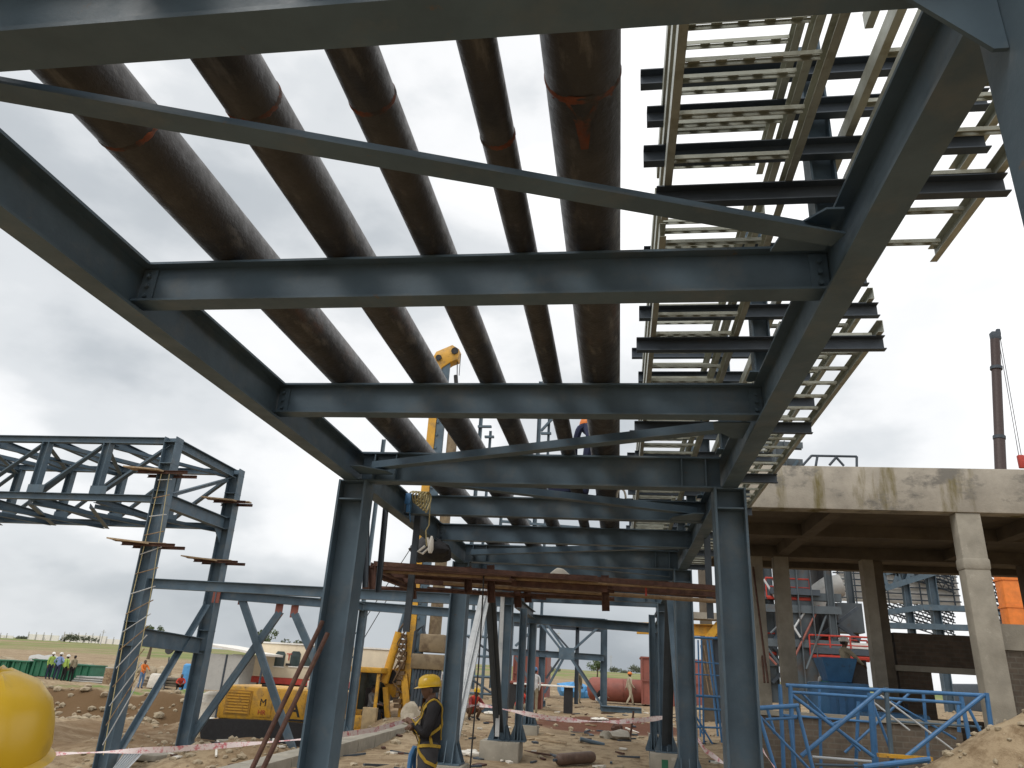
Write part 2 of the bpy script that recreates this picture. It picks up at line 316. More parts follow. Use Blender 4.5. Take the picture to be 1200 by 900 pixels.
for i, y in enumerate(YF):
    b = MB().sweep(Ipr(.298, .15, .012, .017), (XL+.065, y, 3.6), (XR-.065, y, 3.6)).build('cross_beam', STEEL, rack)
    for x in (XL+.2, XL+.42, XR-.2, XR-.42):
        for s in (-1, 1): MB().box((x, y+s*.036, 3.6), (.012, .06, .262)).build('stiffener', STEEL, b)
def bolts(mb, x, y, s):
    for zz in (3.56, 3.62, 3.68): mb.tube((x, y-.055*s, zz), (x+.0, y-.075*s, zz), .012, n=6)
for y in (3.22, 4.99, 8.66, 10.45, 14., 15.8, 19.3):
    b = MB().sweep(Ipr(.238, .12, .009, .013), (XL+.003, y, 3.629), (XR-.003, y, 3.629)).build('cross_beam', STEEL, rack)
    for x in (XL+.05, XR-.05):
        g = MB().box((x, y-.011, 3.63), (.085, .01, .19)); bolts(g, x, y+.04, 1); g.build('cleat', STEEL, b)
def gus(x0, y0, dx, dy, z=3.515):
    return [(x0, y0, z), (x0+dx, y0, z), (x0+dx*.9, y0+dy*.45, z), (x0+dx*.3, y0+dy, z), (x0, y0+dy, z)]
def brace(a, b, g0=None, g1=None, a_=.1):
    br = MB().sweep(Lpr(a_, .01), a, b, up=(0, 0, 1)).build('plan_brace', STEEL, rack)
    for g in (g0, g1):
        if g: MB().prism(gus(*g), (0, 0, .01)).build('gusset_plate', STEEL, br)
brace((-2.5, 1.58, 3.585), (.92, 2.79, 3.585), None, (.93, 3.02, -.24, -.32, 3.63))
brace((-2.46, 6.74, 3.6), (.9, 5.36, 3.6), (-2.55, 6.77, .34, -.3), (.93, 5.12, -.26, .36))
brace((-2.46, 7.05, 3.6), (.9, 8.45, 3.6), None, (.93, 8.6, -.36, -.4))
brace((-2.46, 12.05, 3.6), (.9, 10.7, 3.6))
brace((-2.46, 12.4, 3.6), (.9, 13.8, 3.6))
# knee plates under the first cross beam
k = MB(); k.prism([(.918, 1.45, 3.2), (.885, 1.45, 3.2), (.66, 1.45, 3.448), (.918, 1.45, 3.448)], (0, .012, 0)); k.build('knee_plate', STEEL, rack)
k = MB(); k.prism([(-2.46, 1.47, 3.24), (-2.3, 1.47, 3.448), (-2.46, 1.47, 3.448)], (0, .012, 0)); k.build('knee_plate', STEEL, rack)
# plates beside the first right column
# chevron bracing between the second and third frames
for x in (-2.6, 1.0):
    for (ya, za), (yb, zb), m in (((12.36, .55), (14.8, 3.42), CHALK if x < 0 else STEEL), ((17.42, .55), (15.0, 3.42), DSTEEL)):  # light and shade on the braces put into their colours
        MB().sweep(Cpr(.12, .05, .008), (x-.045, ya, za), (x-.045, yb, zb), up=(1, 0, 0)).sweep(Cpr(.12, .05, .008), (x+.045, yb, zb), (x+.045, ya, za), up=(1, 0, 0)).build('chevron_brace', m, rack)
# angle leaning behind the near left columns, bright light put into its colour
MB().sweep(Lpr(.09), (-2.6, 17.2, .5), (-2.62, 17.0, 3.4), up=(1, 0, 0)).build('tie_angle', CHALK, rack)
# ------------------------------------------------------------------ pipes on the rack
PIPES = [(-2.13, .147, (175, 172), 'widest of the brown pipes on the rack at its far left edge, orange weld ring'),
         (-1.48, .119, (340, 138), 'second brown pipe from the left on the rack, rusty orange patch at its edge'),
         (-.97, .095, (447, 132), 'middle brown pipe on the rack with a thin orange weld ring'),
         (-.50, .072, (585, 172), 'thinnest brown pipe on the rack, between the middle one and the thick right one'),
         (-.14, .145, (683, 118), 'thick brown pipe on the right of the five, red cross marked underneath')]
for i, (x, r, w, lab) in enumerate(PIPES):
    zc = ZT+r+.002; t = thing('steel_pipe', lab, 'pipe', (x, 6.85, ZT+.002), 0, 'five brown pipes along the rack')
    n = 40; mb = MB(); ys = [-1.6, 20.6]
    for a, b in ((r, r-.008),):
        vs = []; ring = [(r, -1.6), (r, 20.6), (r-.01, 20.6), (r-.01, -1.6)]
        for rr, yy in ring: vs += [V((x+rr*cos(2*pi*j/n), yy, zc+rr*sin(2*pi*j/n))) for j in range(n)]
        mb.add(vs, [[q*n+j, q*n+(j+1) % n, ((q+1) % 4)*n+(j+1) % n, ((q+1) % 4)*n+j] for q in range(4) for j in range(n)])
    pb = mb.build('pipe_wall', PIPE, t)
    yw = atz(*w, ZT+.01).y; rd = random.Random(i)
    for yy in (yw, yw+5.9+.3*i, yw+11.2):
        sb = MB(); N = 72; vs = []
        wv = [.011+.018*abs(noise.noise(V((j*.35, i*9., yy)))) for j in range(N)]
        for sg in (-1, -.35, .35, 1):
            for j in range(N):
                rr = r+(.003 if abs(sg) < 1 else -.001); vs.append(V((x+rr*cos(2*pi*j/N), yy+sg*wv[j]+.008*noise.noise(V((j*.5, sg, i))), zc+rr*sin(2*pi*j/N))))
        sb.add(vs, [[q*N+j, q*N+(j+1) % N, (q+1)*N+(j+1) % N, (q+1)*N+j] for q in range(3) for j in range(N)]); sb.build('weld_ring', WELDM, pb)
    if i == 4:      # painted mark below
        sb = MB(); vs = []; P = [(yw-.03, .3), (yw+.02, .9), (yw+.1, .22), (yw+.2, .15), (yw+.26, .1)]
        for yy, h in P:
            for q in (-1, -.4, .4, 1): a = -pi/2+q*h; vs.append(V((x+(r+.0025)*cos(a), yy, zc+(r+.0025)*sin(a))))
        sb.add(vs, [[q*4+j, q*4+j+1, q*4+j+5, q*4+j+4] for q in range(4) for j in range(3)]); sb.build('paint_mark', WELDM, pb)
    if i == 3:
        sb = MB(); vs = []
        for yy, h in ((yw+1.0, .2), (yw+1.06, .8), (yw+1.15, .9), (yw+1.24, .35)):
            for q in (-1, -.4, .4, 1): a = -pi/2+q*h; vs.append(V((x+(r+.0025)*cos(a), yy, zc+(r+.0025)*sin(a))))
        sb.add(vs, [[q*4+j, q*4+j+1, q*4+j+5, q*4+j+4] for q in range(3) for j in range(3)]); sb.build('paint_mark', WELDM, pb)
# ------------------------------------------------------------------ cable tray brackets and trays
tr = thing('tray_support', 'blue grey posts and cantilever bars standing on the right rack beam under the cable trays', 'tray support', (.98, 6.85, 3.75))
TZ = [3.93, 4.18, 4.43, 4.68]
for i, y in enumerate((3.11, 4.82, 6.62, 8.4, 10.15, 11.9, 13.65, 15.4)):
    po = MB().sweep(Ipr(.12, .11, .008, .01), (.98, y, 3.752), (.98, y, 4.95), up=(1, 0, 0)).box((.98, y, 3.757), (.2, .17, .01)).build('post', STEEL, tr)
    for k, z in enumerate(TZ):
        xl = (.18, .12, .14, .11)[(k+i) % 4]; xr = (1.76, 1.72, 1.77)[(k+2*i) % 3]
        c = MB().sweep(Cpr(.1, .05, .006), (xl, y-.082, z+.03), (xr, y-.082, z+.03)); c.build('cantilever_bar', DSTEEL, tr)
def tray(xa, xb, z, ya, yb, label, ph=0., pitch=.29, over=0):
    t = thing('cable_tray', label, 'cable tray', (xa, ya, z), 0, 'galvanised cable trays in tiers')
    for x, s in ((xa, 1), (xb, -1)):
        MB().sweep([(p*s, q) for p, q in Cpr(.085, .036, .003)], (x, ya, z+.0425), (x, yb, z+.0425)).build('side_rail', GALV, t)
    y = ya+.1+ph
    while y < yb-.05:
        ch = MB(); w = .03; x0, x1 = xa-.012, xb-.016
        # strut channel rung with slots: top strips and bridges
        e = .004; L = x1-x0-.03; n = max(3, int(L/.09))
        for s in (-1, 1): ch.box(((x0+x1)/2, y+s*w/2, z+.022), (L, .003, .02)); ch.box(((x0+x1)/2, y+s*(w/2-.003), z+.0325), (L, .006, .003))
        for q in range(n): ch.box((x0+.015+L*(q+.5)/n, y, z+.0325), (L/n*.42, w-.012, .003))
        ch.build('rung', GALV, t, smooth=False, recalc=False); y += pitch
for k, nm in enumerate(('lowest', 'second from bottom', 'third from bottom')):
    z = TZ[k]+.0805
    tray(.235, .80, z, (1.0, 1.0, 1.0)[k], (3.3, 3.45, 3.6)[k], f'near cable tray beside the thick pipe, {nm} of its tiers', .05*k)
    tray(.235, .80, z, (3.45, 3.62, 3.8)[k], 16.2, f'long cable tray running away beside the thick pipe, {nm} of its tiers', .09*k)
    if k < 3: tray(1.1, 1.73, z, .9, (3.78, 3.4, 2.6)[k], f'short near cable tray right of the posts, {nm} of its tiers', .07*k)
    if k < 2: tray(1.1, (1.73, 1.70)[k], z, (4.66, 4.66)[k], 16.2, f'long cable tray outside the right rack beam, {nm} of its tiers', .06*k)
# ------------------------------------------------------------------ hanging scaffold across the rack
sc = thing('hanging_scaffold', 'rusty scaffold of long angles and tubes hung across the rack behind its second frame', 'scaffold', (-.9, 8.9, 2.7))
def seg(a, b, Ya, Yb=None): return at(*a, Ya), at(*b, Yb or Ya)
for a, b, Y, pr, m in (((437, 660), (842, 689), 8.5, Lpr(.06), RUST), ((446, 668), (842, 697), 8.9, Lpr(.06), RUST), ((500, 671), (842, 693), 9.3, Lpr(.05), RUST), ((460, 674), (716, 684), 9.7, Rpr(.07, .07), RUST), ((440, 664), (700, 678), 8.7, Lpr(.07), RUST), ((437, 670), (720, 690), 9.1, Rpr(.05, .1), RUST), ((450, 678), (710, 697), 9.5, Lpr(.07), RUST), ((600, 683), (712, 690), 8.8, Rpr(.05, .08), RUST), ((500, 690), (640, 700), 9.7, Lpr(.06), RUST), ((470, 668), (842, 692), 9.0, Rpr(.09, .03), RUST), ((540, 676), (842, 699), 9.45, Lpr(.06), RUST)):
    p, q = seg(a, b, Y); MB().sweep(pr, p, q).build('ledger', m, sc)
for a, b, Y in (((414, 667), (846, 691), 8.75), ((520, 683), (846, 705), 9.25), ((425, 688), (720, 702), 9.6)):
    p, q = seg(a, b, Y); MB().tube(p, q, .025, n=10).build('ledger_tube', BAMB if Y < 9.5 else RUST, sc)
for a, b, Ya, Yb in (((436, 662), (437, 690), 8.5, 8.5), ((483, 683), (484, 702), 9.6, 9.6), ((548, 664), (549, 695), 9., 9.), ((575, 662), (576, 706), 9., 9.), ((606, 690), (607, 712), 9.6, 9.6), ((618, 688), (619, 706), 9.6, 9.6), ((709, 674), (710, 716), 8.9, 8.9)):
    p, q = at(*a, Ya), at(*b, Yb); MB().sweep(Cpr(.09, .05, .008), p, q, up=(1, 0, 0)).build('drop_post', RUST, sc)
for a, b, Ya, Yb in (((437, 662), (486, 687), 8.5, 9.9), ((443, 674), (484, 690), 8.5, 9.7), ((600, 676), (616, 690), 8.6, 9.7)):
    MB().sweep(Lpr(.06), at(*a, Ya), at(*b, Yb)).build('transom', RUST, sc)
for x, y, z0 in ((-2.5, 8.85, 2.15), (1.08, 9.35, 2.5)):
    MB().sweep(Cpr(.075, .05, .008), (x, y, z0), (x, y, 3.76), up=(1, 0, 0)).build('hanger', DSTEEL, sc)
for p, q, r_ in (((430, 600), (428, 688), 8.0), ((452, 596), (443, 694), 8.2)):
    MB().sweep(Cpr(.06, .04, .006), at(*p, r_), at(*q, r_), up=(1, 0, 0)).build('hanger', DSTEEL, sc)
for x in (-1.9, -1.2): MB().path([(x, 9.1, 2.93), (x+.02, 9.1, 2.85), (x+.02, 9.3, 2.8), (x, 9.35, 2.93)], .006).build('lashing', BAMB, sc)
MB().box(at(757, 690, 8.8), (.02, .04, .16)).build('red_rag', RED, sc)
# small things on and under the rack
rp = thing('coil_of_rope', 'yellow rope coiled over the left rack beam with its end hanging down', 'rope', (-2.4, 8.6, 3.7))
mb = MB(); c = at(492, 582, 8.45)
for k in range(6):
    pts = [c+V((.07*cos(a)*(1-.1*k)+.04*k-.06, -.03*k+.04*sin(a*2), .1*sin(a)*(.6+.12*k)-.02*k)) for a in np.linspace(0, 2*pi, 14)]; mb.path(pts, .011, 6)
mb.path([c+V((.08, 0, .0)), c+V((.14, -.02, -.1)), c+V((.15, 0, -.34)), at(499, 622, 8.45), at(500, 640, 8.45)], .009, 6); mb.build('rope_coil', ROPEY, rp)
mb = MB(); c = at(500, 640, 8.45); mb.path([c+V((0, 0, .1)), c+V((.03, 0, -.02)), c+V((-.04, 0, -.09)), c+V((-.1, 0, -.07)), c+V((-.02, 0, 0))], .014, 6); mb.lathe([(.02, -.1), (.035, -.06), (.03, .05), (.012, .1)], c+V((.05, 0, .02)), n=10); mb.build('hook', WHITE, rp)
single('chain_hoist', MB().box(at(479, 585, 8.4), (.07, .08, .13)).box(at(479, 596, 8.4), (.05, .06, .1)).path([at(479, 590, 8.4), at(481, 612, 8.4)], .008), BLUE, 'small blue hoist block under the left rack beam by the yellow rope', 'hoist', bevel=.01)
mb = MB(); c = at(728, 583, 8.2)
mb.path([c+V((.05*cos(a), 0, .1*sin(a)-.0)) for a in np.linspace(0, 2*pi, 16)], .012, 6); mb.tube(c+V((0, .0, .09)), c+V((0, .0, .17)), .012)
single('rope_sling', mb, CLOTHW, 'white rope loop hanging under the rack below the thick pipe', 'sling')
mb = MB(); c = at(505, 645, 10.2)
mb.rock(c, .25, 8, .8, 3)
single('black_bag', mb, BLACK, 'black plastic bag of tools perched on the left rack beam above the rusty scaffold', 'bag')
mb = MB(); a = at(640, 676, 9.6); mb.prism([a+V((-.02, 0, 0)), a+V((.36, 0, 0)), a+V((.22, 0, .11)), a+V((.14, 0, .13))], (0, .2, 0))
single('white_sack', mb, CLOTHW, 'pale sack in a heap behind the rusty scaffold under the second cross beam', 'sack', bevel=.03)
mb = MB(); a = at(567, 560, 6.62)
p0 = at(567, 672, 8.72); p1 = V((p0.x, p0.y, gz(p0.x, p0.y)))
mb.path([p0+(p1-p0)*t+V((.012*sin(t*5), 0, 0)) for t in np.linspace(0, 1, 9)], .009, 8); mb.path([p0, p0+V((0, .03, .06)), p0+V((0, .1, .02))], .009, 8)
single('hanging_cable', mb, BLACK, 'black cable hanging straight down from the rusty scaffold', 'cable')
for a, b, lab in (((378, 728), (290, 912), 'left of the two rusty poles leaning on the near left column'), ((384, 742), (303, 912), 'right of the two rusty poles leaning on the near left column')):
    p = at(*a, 6.55); q = at(*b, 6.1); q = q+(q-p)*((q.z-gz(q.x, q.y))/(p.z-q.z)); tag(MB().tube(p, q, .021, n=10).build('leaning_pole', RUST), lab, 'pole', 'rusty poles leaning on a column')
# ------------------------------------------------------------------ people
SKIN = mat('brown_skin', (.13, .066, .04), .6, 0, .12, 9); HAIR = mat('black_hair', (.012, .011, .011), .7)
CL = {}
def cloth(c, nm):
    if nm not in CL: CL[nm] = mat('cloth_'+nm, c, .9, 0, .2, 7, None, bump=.35, bs=9, spec=.2)
    return CL[nm]
CLOTHS = dict(slate=(.05, .05, .055), charcoal=(.022, .021, .023), white=(.6, .6, .6), khaki=(.3, .26, .18), navy=(.03, .035, .07), blue=(.22, .3, .5), lime=(.36, .5, .12), grey=(.2, .2, .2), red=(.5, .06, .04), orange=(.6, .17, .04), green=(.05, .35, .12), jeans=(.12, .2, .34), brown=(.13, .08, .05), beige=(.42, .37, .27), maroon=(.2, .04, .04))
HELM = dict(yellow=YELH, white=WHITE, blue=BLUE, none=None, orange=ORAN)
def head_mesh(c, yaw, mb, tilt=0):
    R = Matrix.Rotation(yaw, 3, 'Z') @ Matrix.Rotation(tilt, 3, 'X'); n, k = 18, 14; vs = []
    for i in range(k+1):
        ph = -pi/2+pi*i/k
        for j in range(n):
            a = 2*pi*j/n; x, y, z = cos(ph)*cos(a), cos(ph)*sin(a), sin(ph)
            fr = max(0, -y)                                         # front
            px, py, pz = x*.074, y*.096, z*.115
            if z < 0: px *= 1-.28*(-z)**1.3; py = py*(1-.12*-z)-.012*fr*(-z)
            if z < -.3 and y > 0: py *= .75
            nose = max(0, 1-abs(x)/.2)*max(0, 1-abs(z+.12)/.26)*(fr > .5); py -= .026*nose
            eye = max(0, 1-abs(abs(x)-.42)/.22)*max(0, 1-abs(z-.1)/.16)*(fr > .4); py += .009*eye
            brow = max(0, 1-abs(z-.26)/.12)*(fr > .5); py -= .004*brow
            lip = max(0, 1-abs(x)/.35)*max(0, 1-abs(z+.5)/.1)*(fr > .4); py -= .007*lip
            chin = max(0, 1-abs(x)/.4)*max(0, 1-abs(z+.82)/.2)*(fr > .2); py -= .008*chin
            vs.append(c+R @ V((px, py, pz)))
    mb.add(vs, [[i*n+j, i*n+(j+1) % n, (i+1)*n+(j+1) % n, (i+1)*n+j] for i in range(k) for j in range(n)], 0)
    for s in (-1, 1):
        mb.lathe([(.004, -.006), (.022, 0), (.024, .008), (.012, .013)], c+R @ V((s*.072, .012, -.012)), R @ V((s, .35, 0)), 10, 0, .7, 1.25)
        mb.lathe([(.002, -.009), (.009, -.005), (.011, 0), (.008, .006), (.002, .009)], c+R @ V((s*.031, -.083, .012)), (0, 0, 1), 8, 4)
    return R
def hand(mb, w, d, side, curl=.5):
    d = d.normalized(); sd = d.cross(V((0, 0, 1))); sd = sd.normalized() if sd.length > .1 else V((side, 0, 0)); nm = sd.cross(d)
    if nm.y > 0 and abs(d.z) > .7: nm = -nm
    mb.path([w-d*.03, w+d*.01, w+d*.055, w+d*.095, w+d*.1], [.024, .027, .034, .03, .018], 8, 0)
    for i, L in enumerate((.066, .078, .074, .056)):
        b = w+d*.088+sd*(i-1.5)*.019; m = b+d*L*.5-nm*.012*curl*2; e = m+d*L*.42*(1-curl*.6)-nm*L*.55*curl
        mb.path([b-d*.02, b, m, e], [.0095, .0098, .0088, .0065], 6, 0)
    t = w+d*.025+sd*side*-.026; mb.path([t-sd*side*-.012, t+sd*side*-.018+d*.02, t+sd*side*-.028+d*.055-nm*.012], [.012, .012, .008], 6, 0)
BASE = dict(pel=(0, 0, .93), sp=(0, .005, 1.08), ch=(0, .0, 1.26), nb=(0, .012, 1.405), nk=(0, 0, 1.475), hd=(0, -.012, 1.575),
    shL=(.165, .01, 1.37), elL=(.215, .03, 1.1), wrL=(.2, -.05, .86), shR=(-.165, .01, 1.37), elR=(-.215, .03, 1.1), wrR=(-.2, -.05, .86),
    hiL=(.085, 0, .88), knL=(.1, -.02, .48), anL=(.105, .02, .085), toL=(.12, -.13, .04), hiR=(-.085, 0, .88), knR=(-.1, -.02, .48), anR=(-.105, .02, .085), toR=(-.12, -.13, .04))
POSES = dict(stand={},
    folded=dict(elL=(.235, -.06, 1.1), wrL=(.0, -.215, 1.2), elR=(-.235, -.06, 1.1), wrR=(.03, -.2, 1.15), nk=(0, -.02, 1.475), hd=(0, -.045, 1.565)),
    walk=dict(knL=(.1, -.2, .5), anL=(.1, -.26, .1), toL=(.11, -.41, .06), knR=(-.1, .02, .48), anR=(-.1, .26, .12), toR=(-.11, .13, .04), wrL=(.2, .12, .87), wrR=(-.2, -.2, .9)),
    hips=dict(elL=(.32, .08, 1.14), wrL=(.17, -.05, 1.0), elR=(-.32, .08, 1.14), wrR=(-.17, -.05, 1.0)),
    reach=dict(elL=(.22, -.2, 1.2), wrL=(.16, -.42, 1.12), elR=(-.22, -.2, 1.17), wrR=(-.14, -.4, 1.05)),
    bend=dict(pel=(0, .12, .9), sp=(0, .05, 1.03), ch=(0, -.1, 1.14), nb=(0, -.23, 1.2), nk=(0, -.29, 1.22), hd=(0, -.38, 1.26), shL=(.165, -.2, 1.17), elL=(.21, -.28, .92), wrL=(.15, -.42, .72), shR=(-.165, -.2, 1.17), elR=(-.21, -.28, .92), wrR=(-.15, -.42, .72), hiL=(.085, .11, .86), hiR=(-.085, .11, .86), knL=(.1, -.04, .47), knR=(-.1, -.04, .47)),
    squat=dict(pel=(0, .14, .27), sp=(0, .09, .42), ch=(0, -.01, .58), nb=(0, -.09, .7), nk=(0, -.13, .76), hd=(0, -.19, .85), shL=(.165, -.08, .66), elL=(.26, -.25, .48), wrL=(.12, -.42, .42), shR=(-.165, -.08, .66), elR=(-.26, -.25, .48), wrR=(-.12, -.42, .42), hiL=(.09, .12, .26), knL=(.19, -.24, .46), anL=(.15, -.02, .085), toL=(.18, -.18, .04), hiR=(-.09, .12, .26), knR=(-.19, -.24, .46), anR=(-.15, -.02, .085), toR=(-.18, -.18, .04)),
    sit=dict(hiL=(.09, 0, .9), knL=(.12, -.43, .9), anL=(.12, -.42, .48), toL=(.13, -.57, .44), hiR=(-.09, 0, .9), knR=(-.12, -.43, .9), anR=(-.12, -.42, .48), toR=(-.13, -.57, .44), elL=(.24, -.14, 1.14), wrL=(.17, -.38, 1.12), elR=(-.24, -.14, 1.14), wrR=(-.17, -.38, 1.12)))
SEGS = [('pel', 'sp', 1), ('sp', 'ch', 1), ('ch', 'nb', 1), ('nb', 'nk', 0), ('nb', 'shL', 1), ('shL', 'elL', 1), ('elL', 'wrL', 1), ('nb', 'shR', 1), ('shR', 'elR', 1), ('elR', 'wrR', 1),
    ('pel', 'hiL', 2), ('hiL', 'knL', 2), ('knL', 'anL', 2), ('anL', 'toL', 3), ('pel', 'hiR', 2), ('hiR', 'knR', 2), ('knR', 'anR', 2), ('anR', 'toR', 3)]
RAD = dict(pel=(.15, .12), sp=(.14, .11), ch=(.155, .12), nb=(.085, .075), nk=(.052, .055), sh=(.068, .068), el=(.05, .05), wr=(.034, .03), hi=(.1, .1), kn=(.068, .068), an=(.052, .05), to=(.038, .034))
def person(label, loc, rz, pose='stand', shirt='white', trousers='grey', helmet='yellow', s=1.0, yaw=0, vest=None, extra=None, look=0, group=None, **over):
    J = dict(BASE); J.update(POSES[pose]); J.update(over); J = {k: V(v) for k, v in J.items()}
    t = thing('person', label, 'person', loc, rz, group, local=True); t.scale = (s, s, s)
    me = bpy.data.meshes.new('sk'); names = [k for k in J if k != 'hd']; idx = {k: i for i, k in enumerate(names)}
    me.from_pydata([J[k] for k in names], [(idx[a], idx[b]) for a, b, _ in SEGS], [])
    ob = bpy.data.objects.new('sk', me); COL.objects.link(ob); ob.modifiers.new('s', 'SKIN'); sv = me.skin_vertices[0].data
    for k in names: rr = RAD.get(k) or RAD[k[:2]]; bk = 1.14 if extra and k[:2] in ('sp', 'ch', 'pe', 'sh', 'el', 'hi') else 1; sv[idx[k]].radius = (rr[0]*bk, rr[1]*bk); sv[idx[k]].use_root = k == 'pel'
    sub = ob.modifiers.new('u', 'SUBSURF'); sub.levels = sub.render_levels = 2 if extra else 1
    dg = bpy.context.evaluated_depsgraph_get(); ev = bpy.data.meshes.new_from_object(ob.evaluated_get(dg))
    bpy.data.objects.remove(ob); mb = MB(); vs = [v.co.copy() for v in ev.vertices]; fs = [list(p.vertices) for p in ev.polygons]; mb.add(vs, fs); mb.mi = []
    for p in ev.polygons:
        c = p.center; best = (9, 1)
        for a, b, m in SEGS:
            A, B = J[a], J[b]; d = B-A; q = max(0, min(1, (c-A).dot(d)/d.length_squared)); D = (c-A-d*q).length/(RAD.get(a) or RAD[a[:2]])[0]
            if (a, b) == ('pel', 'sp'): m = 1 if q > .05 else 2
            if vest and m == 1 and a in ('sp', 'ch', 'pel') or (vest and a == 'nb' and m == 1 and q < .75): m = 5
            if D < best[0]: best = (D, m)
        mb.mi.append(best[1])
    if extra == 'wrinkle':
        for i in range(len(vs)):
            v = mb.v[i]; mb.v[i] = v+V((noise.noise(v*9), noise.noise(v*9+V((5, 0, 0))), noise.noise(v*14+V((0, 9, 0)))))*.016
    bpy.data.meshes.remove(ev)
    hc = J['hd']; R = head_mesh(hc, look, mb, yaw); mb.path([J['nk']-(J['hd']-J['nk'])*.3, (J['nk']+J['hd'])/2], [.056, .054], 10, 0)
    hand(mb, J['wrL'], J['wrL']-J['elL'], 1); hand(mb, J['wrR'], J['wrR']-J['elR'], -1)
    sh, tq = cloth(CLOTHS[shirt], shirt), cloth(CLOTHS[trousers], trousers)
    b = mb.build('body', [SKIN, sh, tq, BLACK, BLACK, cloth(CLOTHS[vest], vest) if vest else sh], t, recalc=False)
    hr = MB(); hr.lathe([(.066, -.045), (.08, -.01), (.08, .03), (.074, .07), (.05, .1), (.012, .117)], hc+R @ V((0, .012, .0)), R @ Z, 16, 0, .97, 1.24)
    hm = HELM[helmet]
    if hm:
        hr = MB(); hr.lathe([(.072, -.04), (.079, .0), (.079, .03)], hc+R @ V((0, .022, 0)), R @ Z, 16, 0, .95, 1.16)
        hb = MB(); up = R @ Z; o = hc+up*.035+R @ V((0, .0, 0))
        n = 32; prof = [(.112, .0), (.114, .012), (.109, .045), (.097, .078), (.072, .104), (.038, .117), (.006, .12)]; vs = []
        for r_, z in prof+[(q[0]-.006, q[1]-.006) for q in prof[::-1]]:
            for j in range(n):
                a = 2*pi*j/n; x, y = cos(a), sin(a); rg = 1+.05*max(0, 1-abs(x)/.12)*(z > .05)+.028*max(0, 1-abs(abs(x)-.4)/.1)*(z > .04)
                vs.append(o+R @ V((x*r_*.92*rg, y*r_*1.18*rg, z*rg)))
        k = len(prof)*2; hb.add(vs, [[i*n+j, i*n+(j+1) % n, (i+1)*n+(j+1) % n, (i+1)*n+j] for i in range(k-1) for j in range(n)])
        vs = []                                                       # brim, deeper in front
        for r_, z in ((.104, .004), (.118, -.004), (.123, -.008), (.118, -.010), (.104, -.004)):
            for j in range(n):
                a = 2*pi*j/n; x, y = cos(a), sin(a); ex = 1+.28*max(0, -y)**2*(r_ > .11); vs.append(o+R @ V((x*r_*.93, y*r_*1.16*ex, z-.012*max(0, -y)*(r_ > .11))))
        hb.add(vs, [[i*n+j, i*n+(j+1) % n, (i+1)*n+(j+1) % n, (i+1)*n+j] for i in range(4) for j in range(n)])
        hb.build('helmet', hm, t)
    hr.build('hair', HAIR, t)
    return t, J
def onground(px, py, Y): p = at(px, py, Y); return V((p.x, Y, gz(p.x, Y)))
t, J = person('man in a dark jacket and yellow helmet, arms folded, against the second left column', V((at(506, 831, 8.9).x, 8.9, at(503, 791, 8.9).z-1.715)), radians(-72), 'folded', 'charcoal', 'slate', 'yellow', 1.0, extra='wrinkle', yaw=.1)
hb = MB()                                                              # safety harness
def strap(pts, w=.021):
    pts = [V(p) for p in pts]; Q = []
    for i in range(len(pts)-1): Q += [pts[i].lerp(pts[i+1], k/4) for k in range(4)]
    Q.append(pts[-1]); vs = []
    for i, p in enumerate(Q):
        d = (Q[min(i+1, len(Q)-1)]-Q[max(i-1, 0)]).normalized(); n = V((p.x*.8, p.y-.0, 0)); n = n.normalized() if n.length > .01 else V((0, -1, 0)); sd = d.cross(n).normalized(); vs += [p+sd*w-n*.004, p-sd*w-n*.004, p-sd*w+n*.006, p+sd*w+n*.006]
    m = len(Q); hb.add(vs, [[i*4+j, i*4+(j+1) % 4, i*4+4+(j+1) % 4, i*4+4+j] for i in range(m-1) for j in range(4)])
for s in (-1, 1):
    strap([(s*.06, .165, 1.05), (s*.09, .165, 1.25), (s*.1, .125, 1.4), (s*.105, .01, 1.462), (s*.1, -.1, 1.405), (s*.09, -.163, 1.28), (s*.085, -.18, 1.08), (s*.1, -.16, .96)])
    strap([(s*.1, -.16, .96), (s*.2, -.03, .84), (s*.17, .1, .79), (s*.05, .15, .8)]); strap([(s*.17, .02, .98), (s*.19, .0, 1.1), (s*.12, .14, 1.2)])
strap([(.195*cos(a), .005+.168*sin(a), .985+.015*cos(2*a)) for a in np.linspace(0, 2*pi, 13)], .026); strap([(-.09, -.172, 1.24), (.09, -.172, 1.24)], .015)
from mathutils.bvhtree import BVHTree
bd = [c for c in t.children if c.name.startswith('body')][0].data; bvh = BVHTree.FromPolygons([v.co.copy() for v in bd.vertices], [list(p.vertices) for p in bd.polygons])
for i in range(0, len(hb.v), 4):
    c = (hb.v[i]+hb.v[i+1]+hb.v[i+2]+hb.v[i+3])/4; h, nn, _, _ = bvh.find_nearest(c); e = (hb.v[i+3]-hb.v[i+2]); e = (e-nn*e.dot(nn)).normalized()*.016
    hb.v[i] = h+e+nn*.002; hb.v[i+1] = h-e+nn*.002; hb.v[i+2] = h-e+nn*.012; hb.v[i+3] = h+e+nn*.012
hb.build('safety_harness', mat('yellow_webbing', (.36, .23, .02), .8, 0, .2, 12), t)
mb = MB(); mb.path([V((-.14, -.14, .95)), V((-.17, -.17, .86)), V((-.16, -.18, .74)), V((-.13, -.16, .62))], [.03, .035, .03, .02], 8); mb.path([V((-.17, -.13, .95)), V((-.21, -.13, .82)), V((-.19, -.12, .7))], .02, 8); mb.build('blue_lanyard', BLUE, t)
q = at(-16, 838, 1.18); q = V((q.x, 1.18, at(-16, 796, 1.18).z-1.715))
t2, J2 = person('person close to the camera, yellow helmet filling the lower left corner', (q.x, q.y, q.z), radians(215), 'stand', 'khaki', 'navy', 'yellow', 1., extra='wrinkle', yaw=-.16)
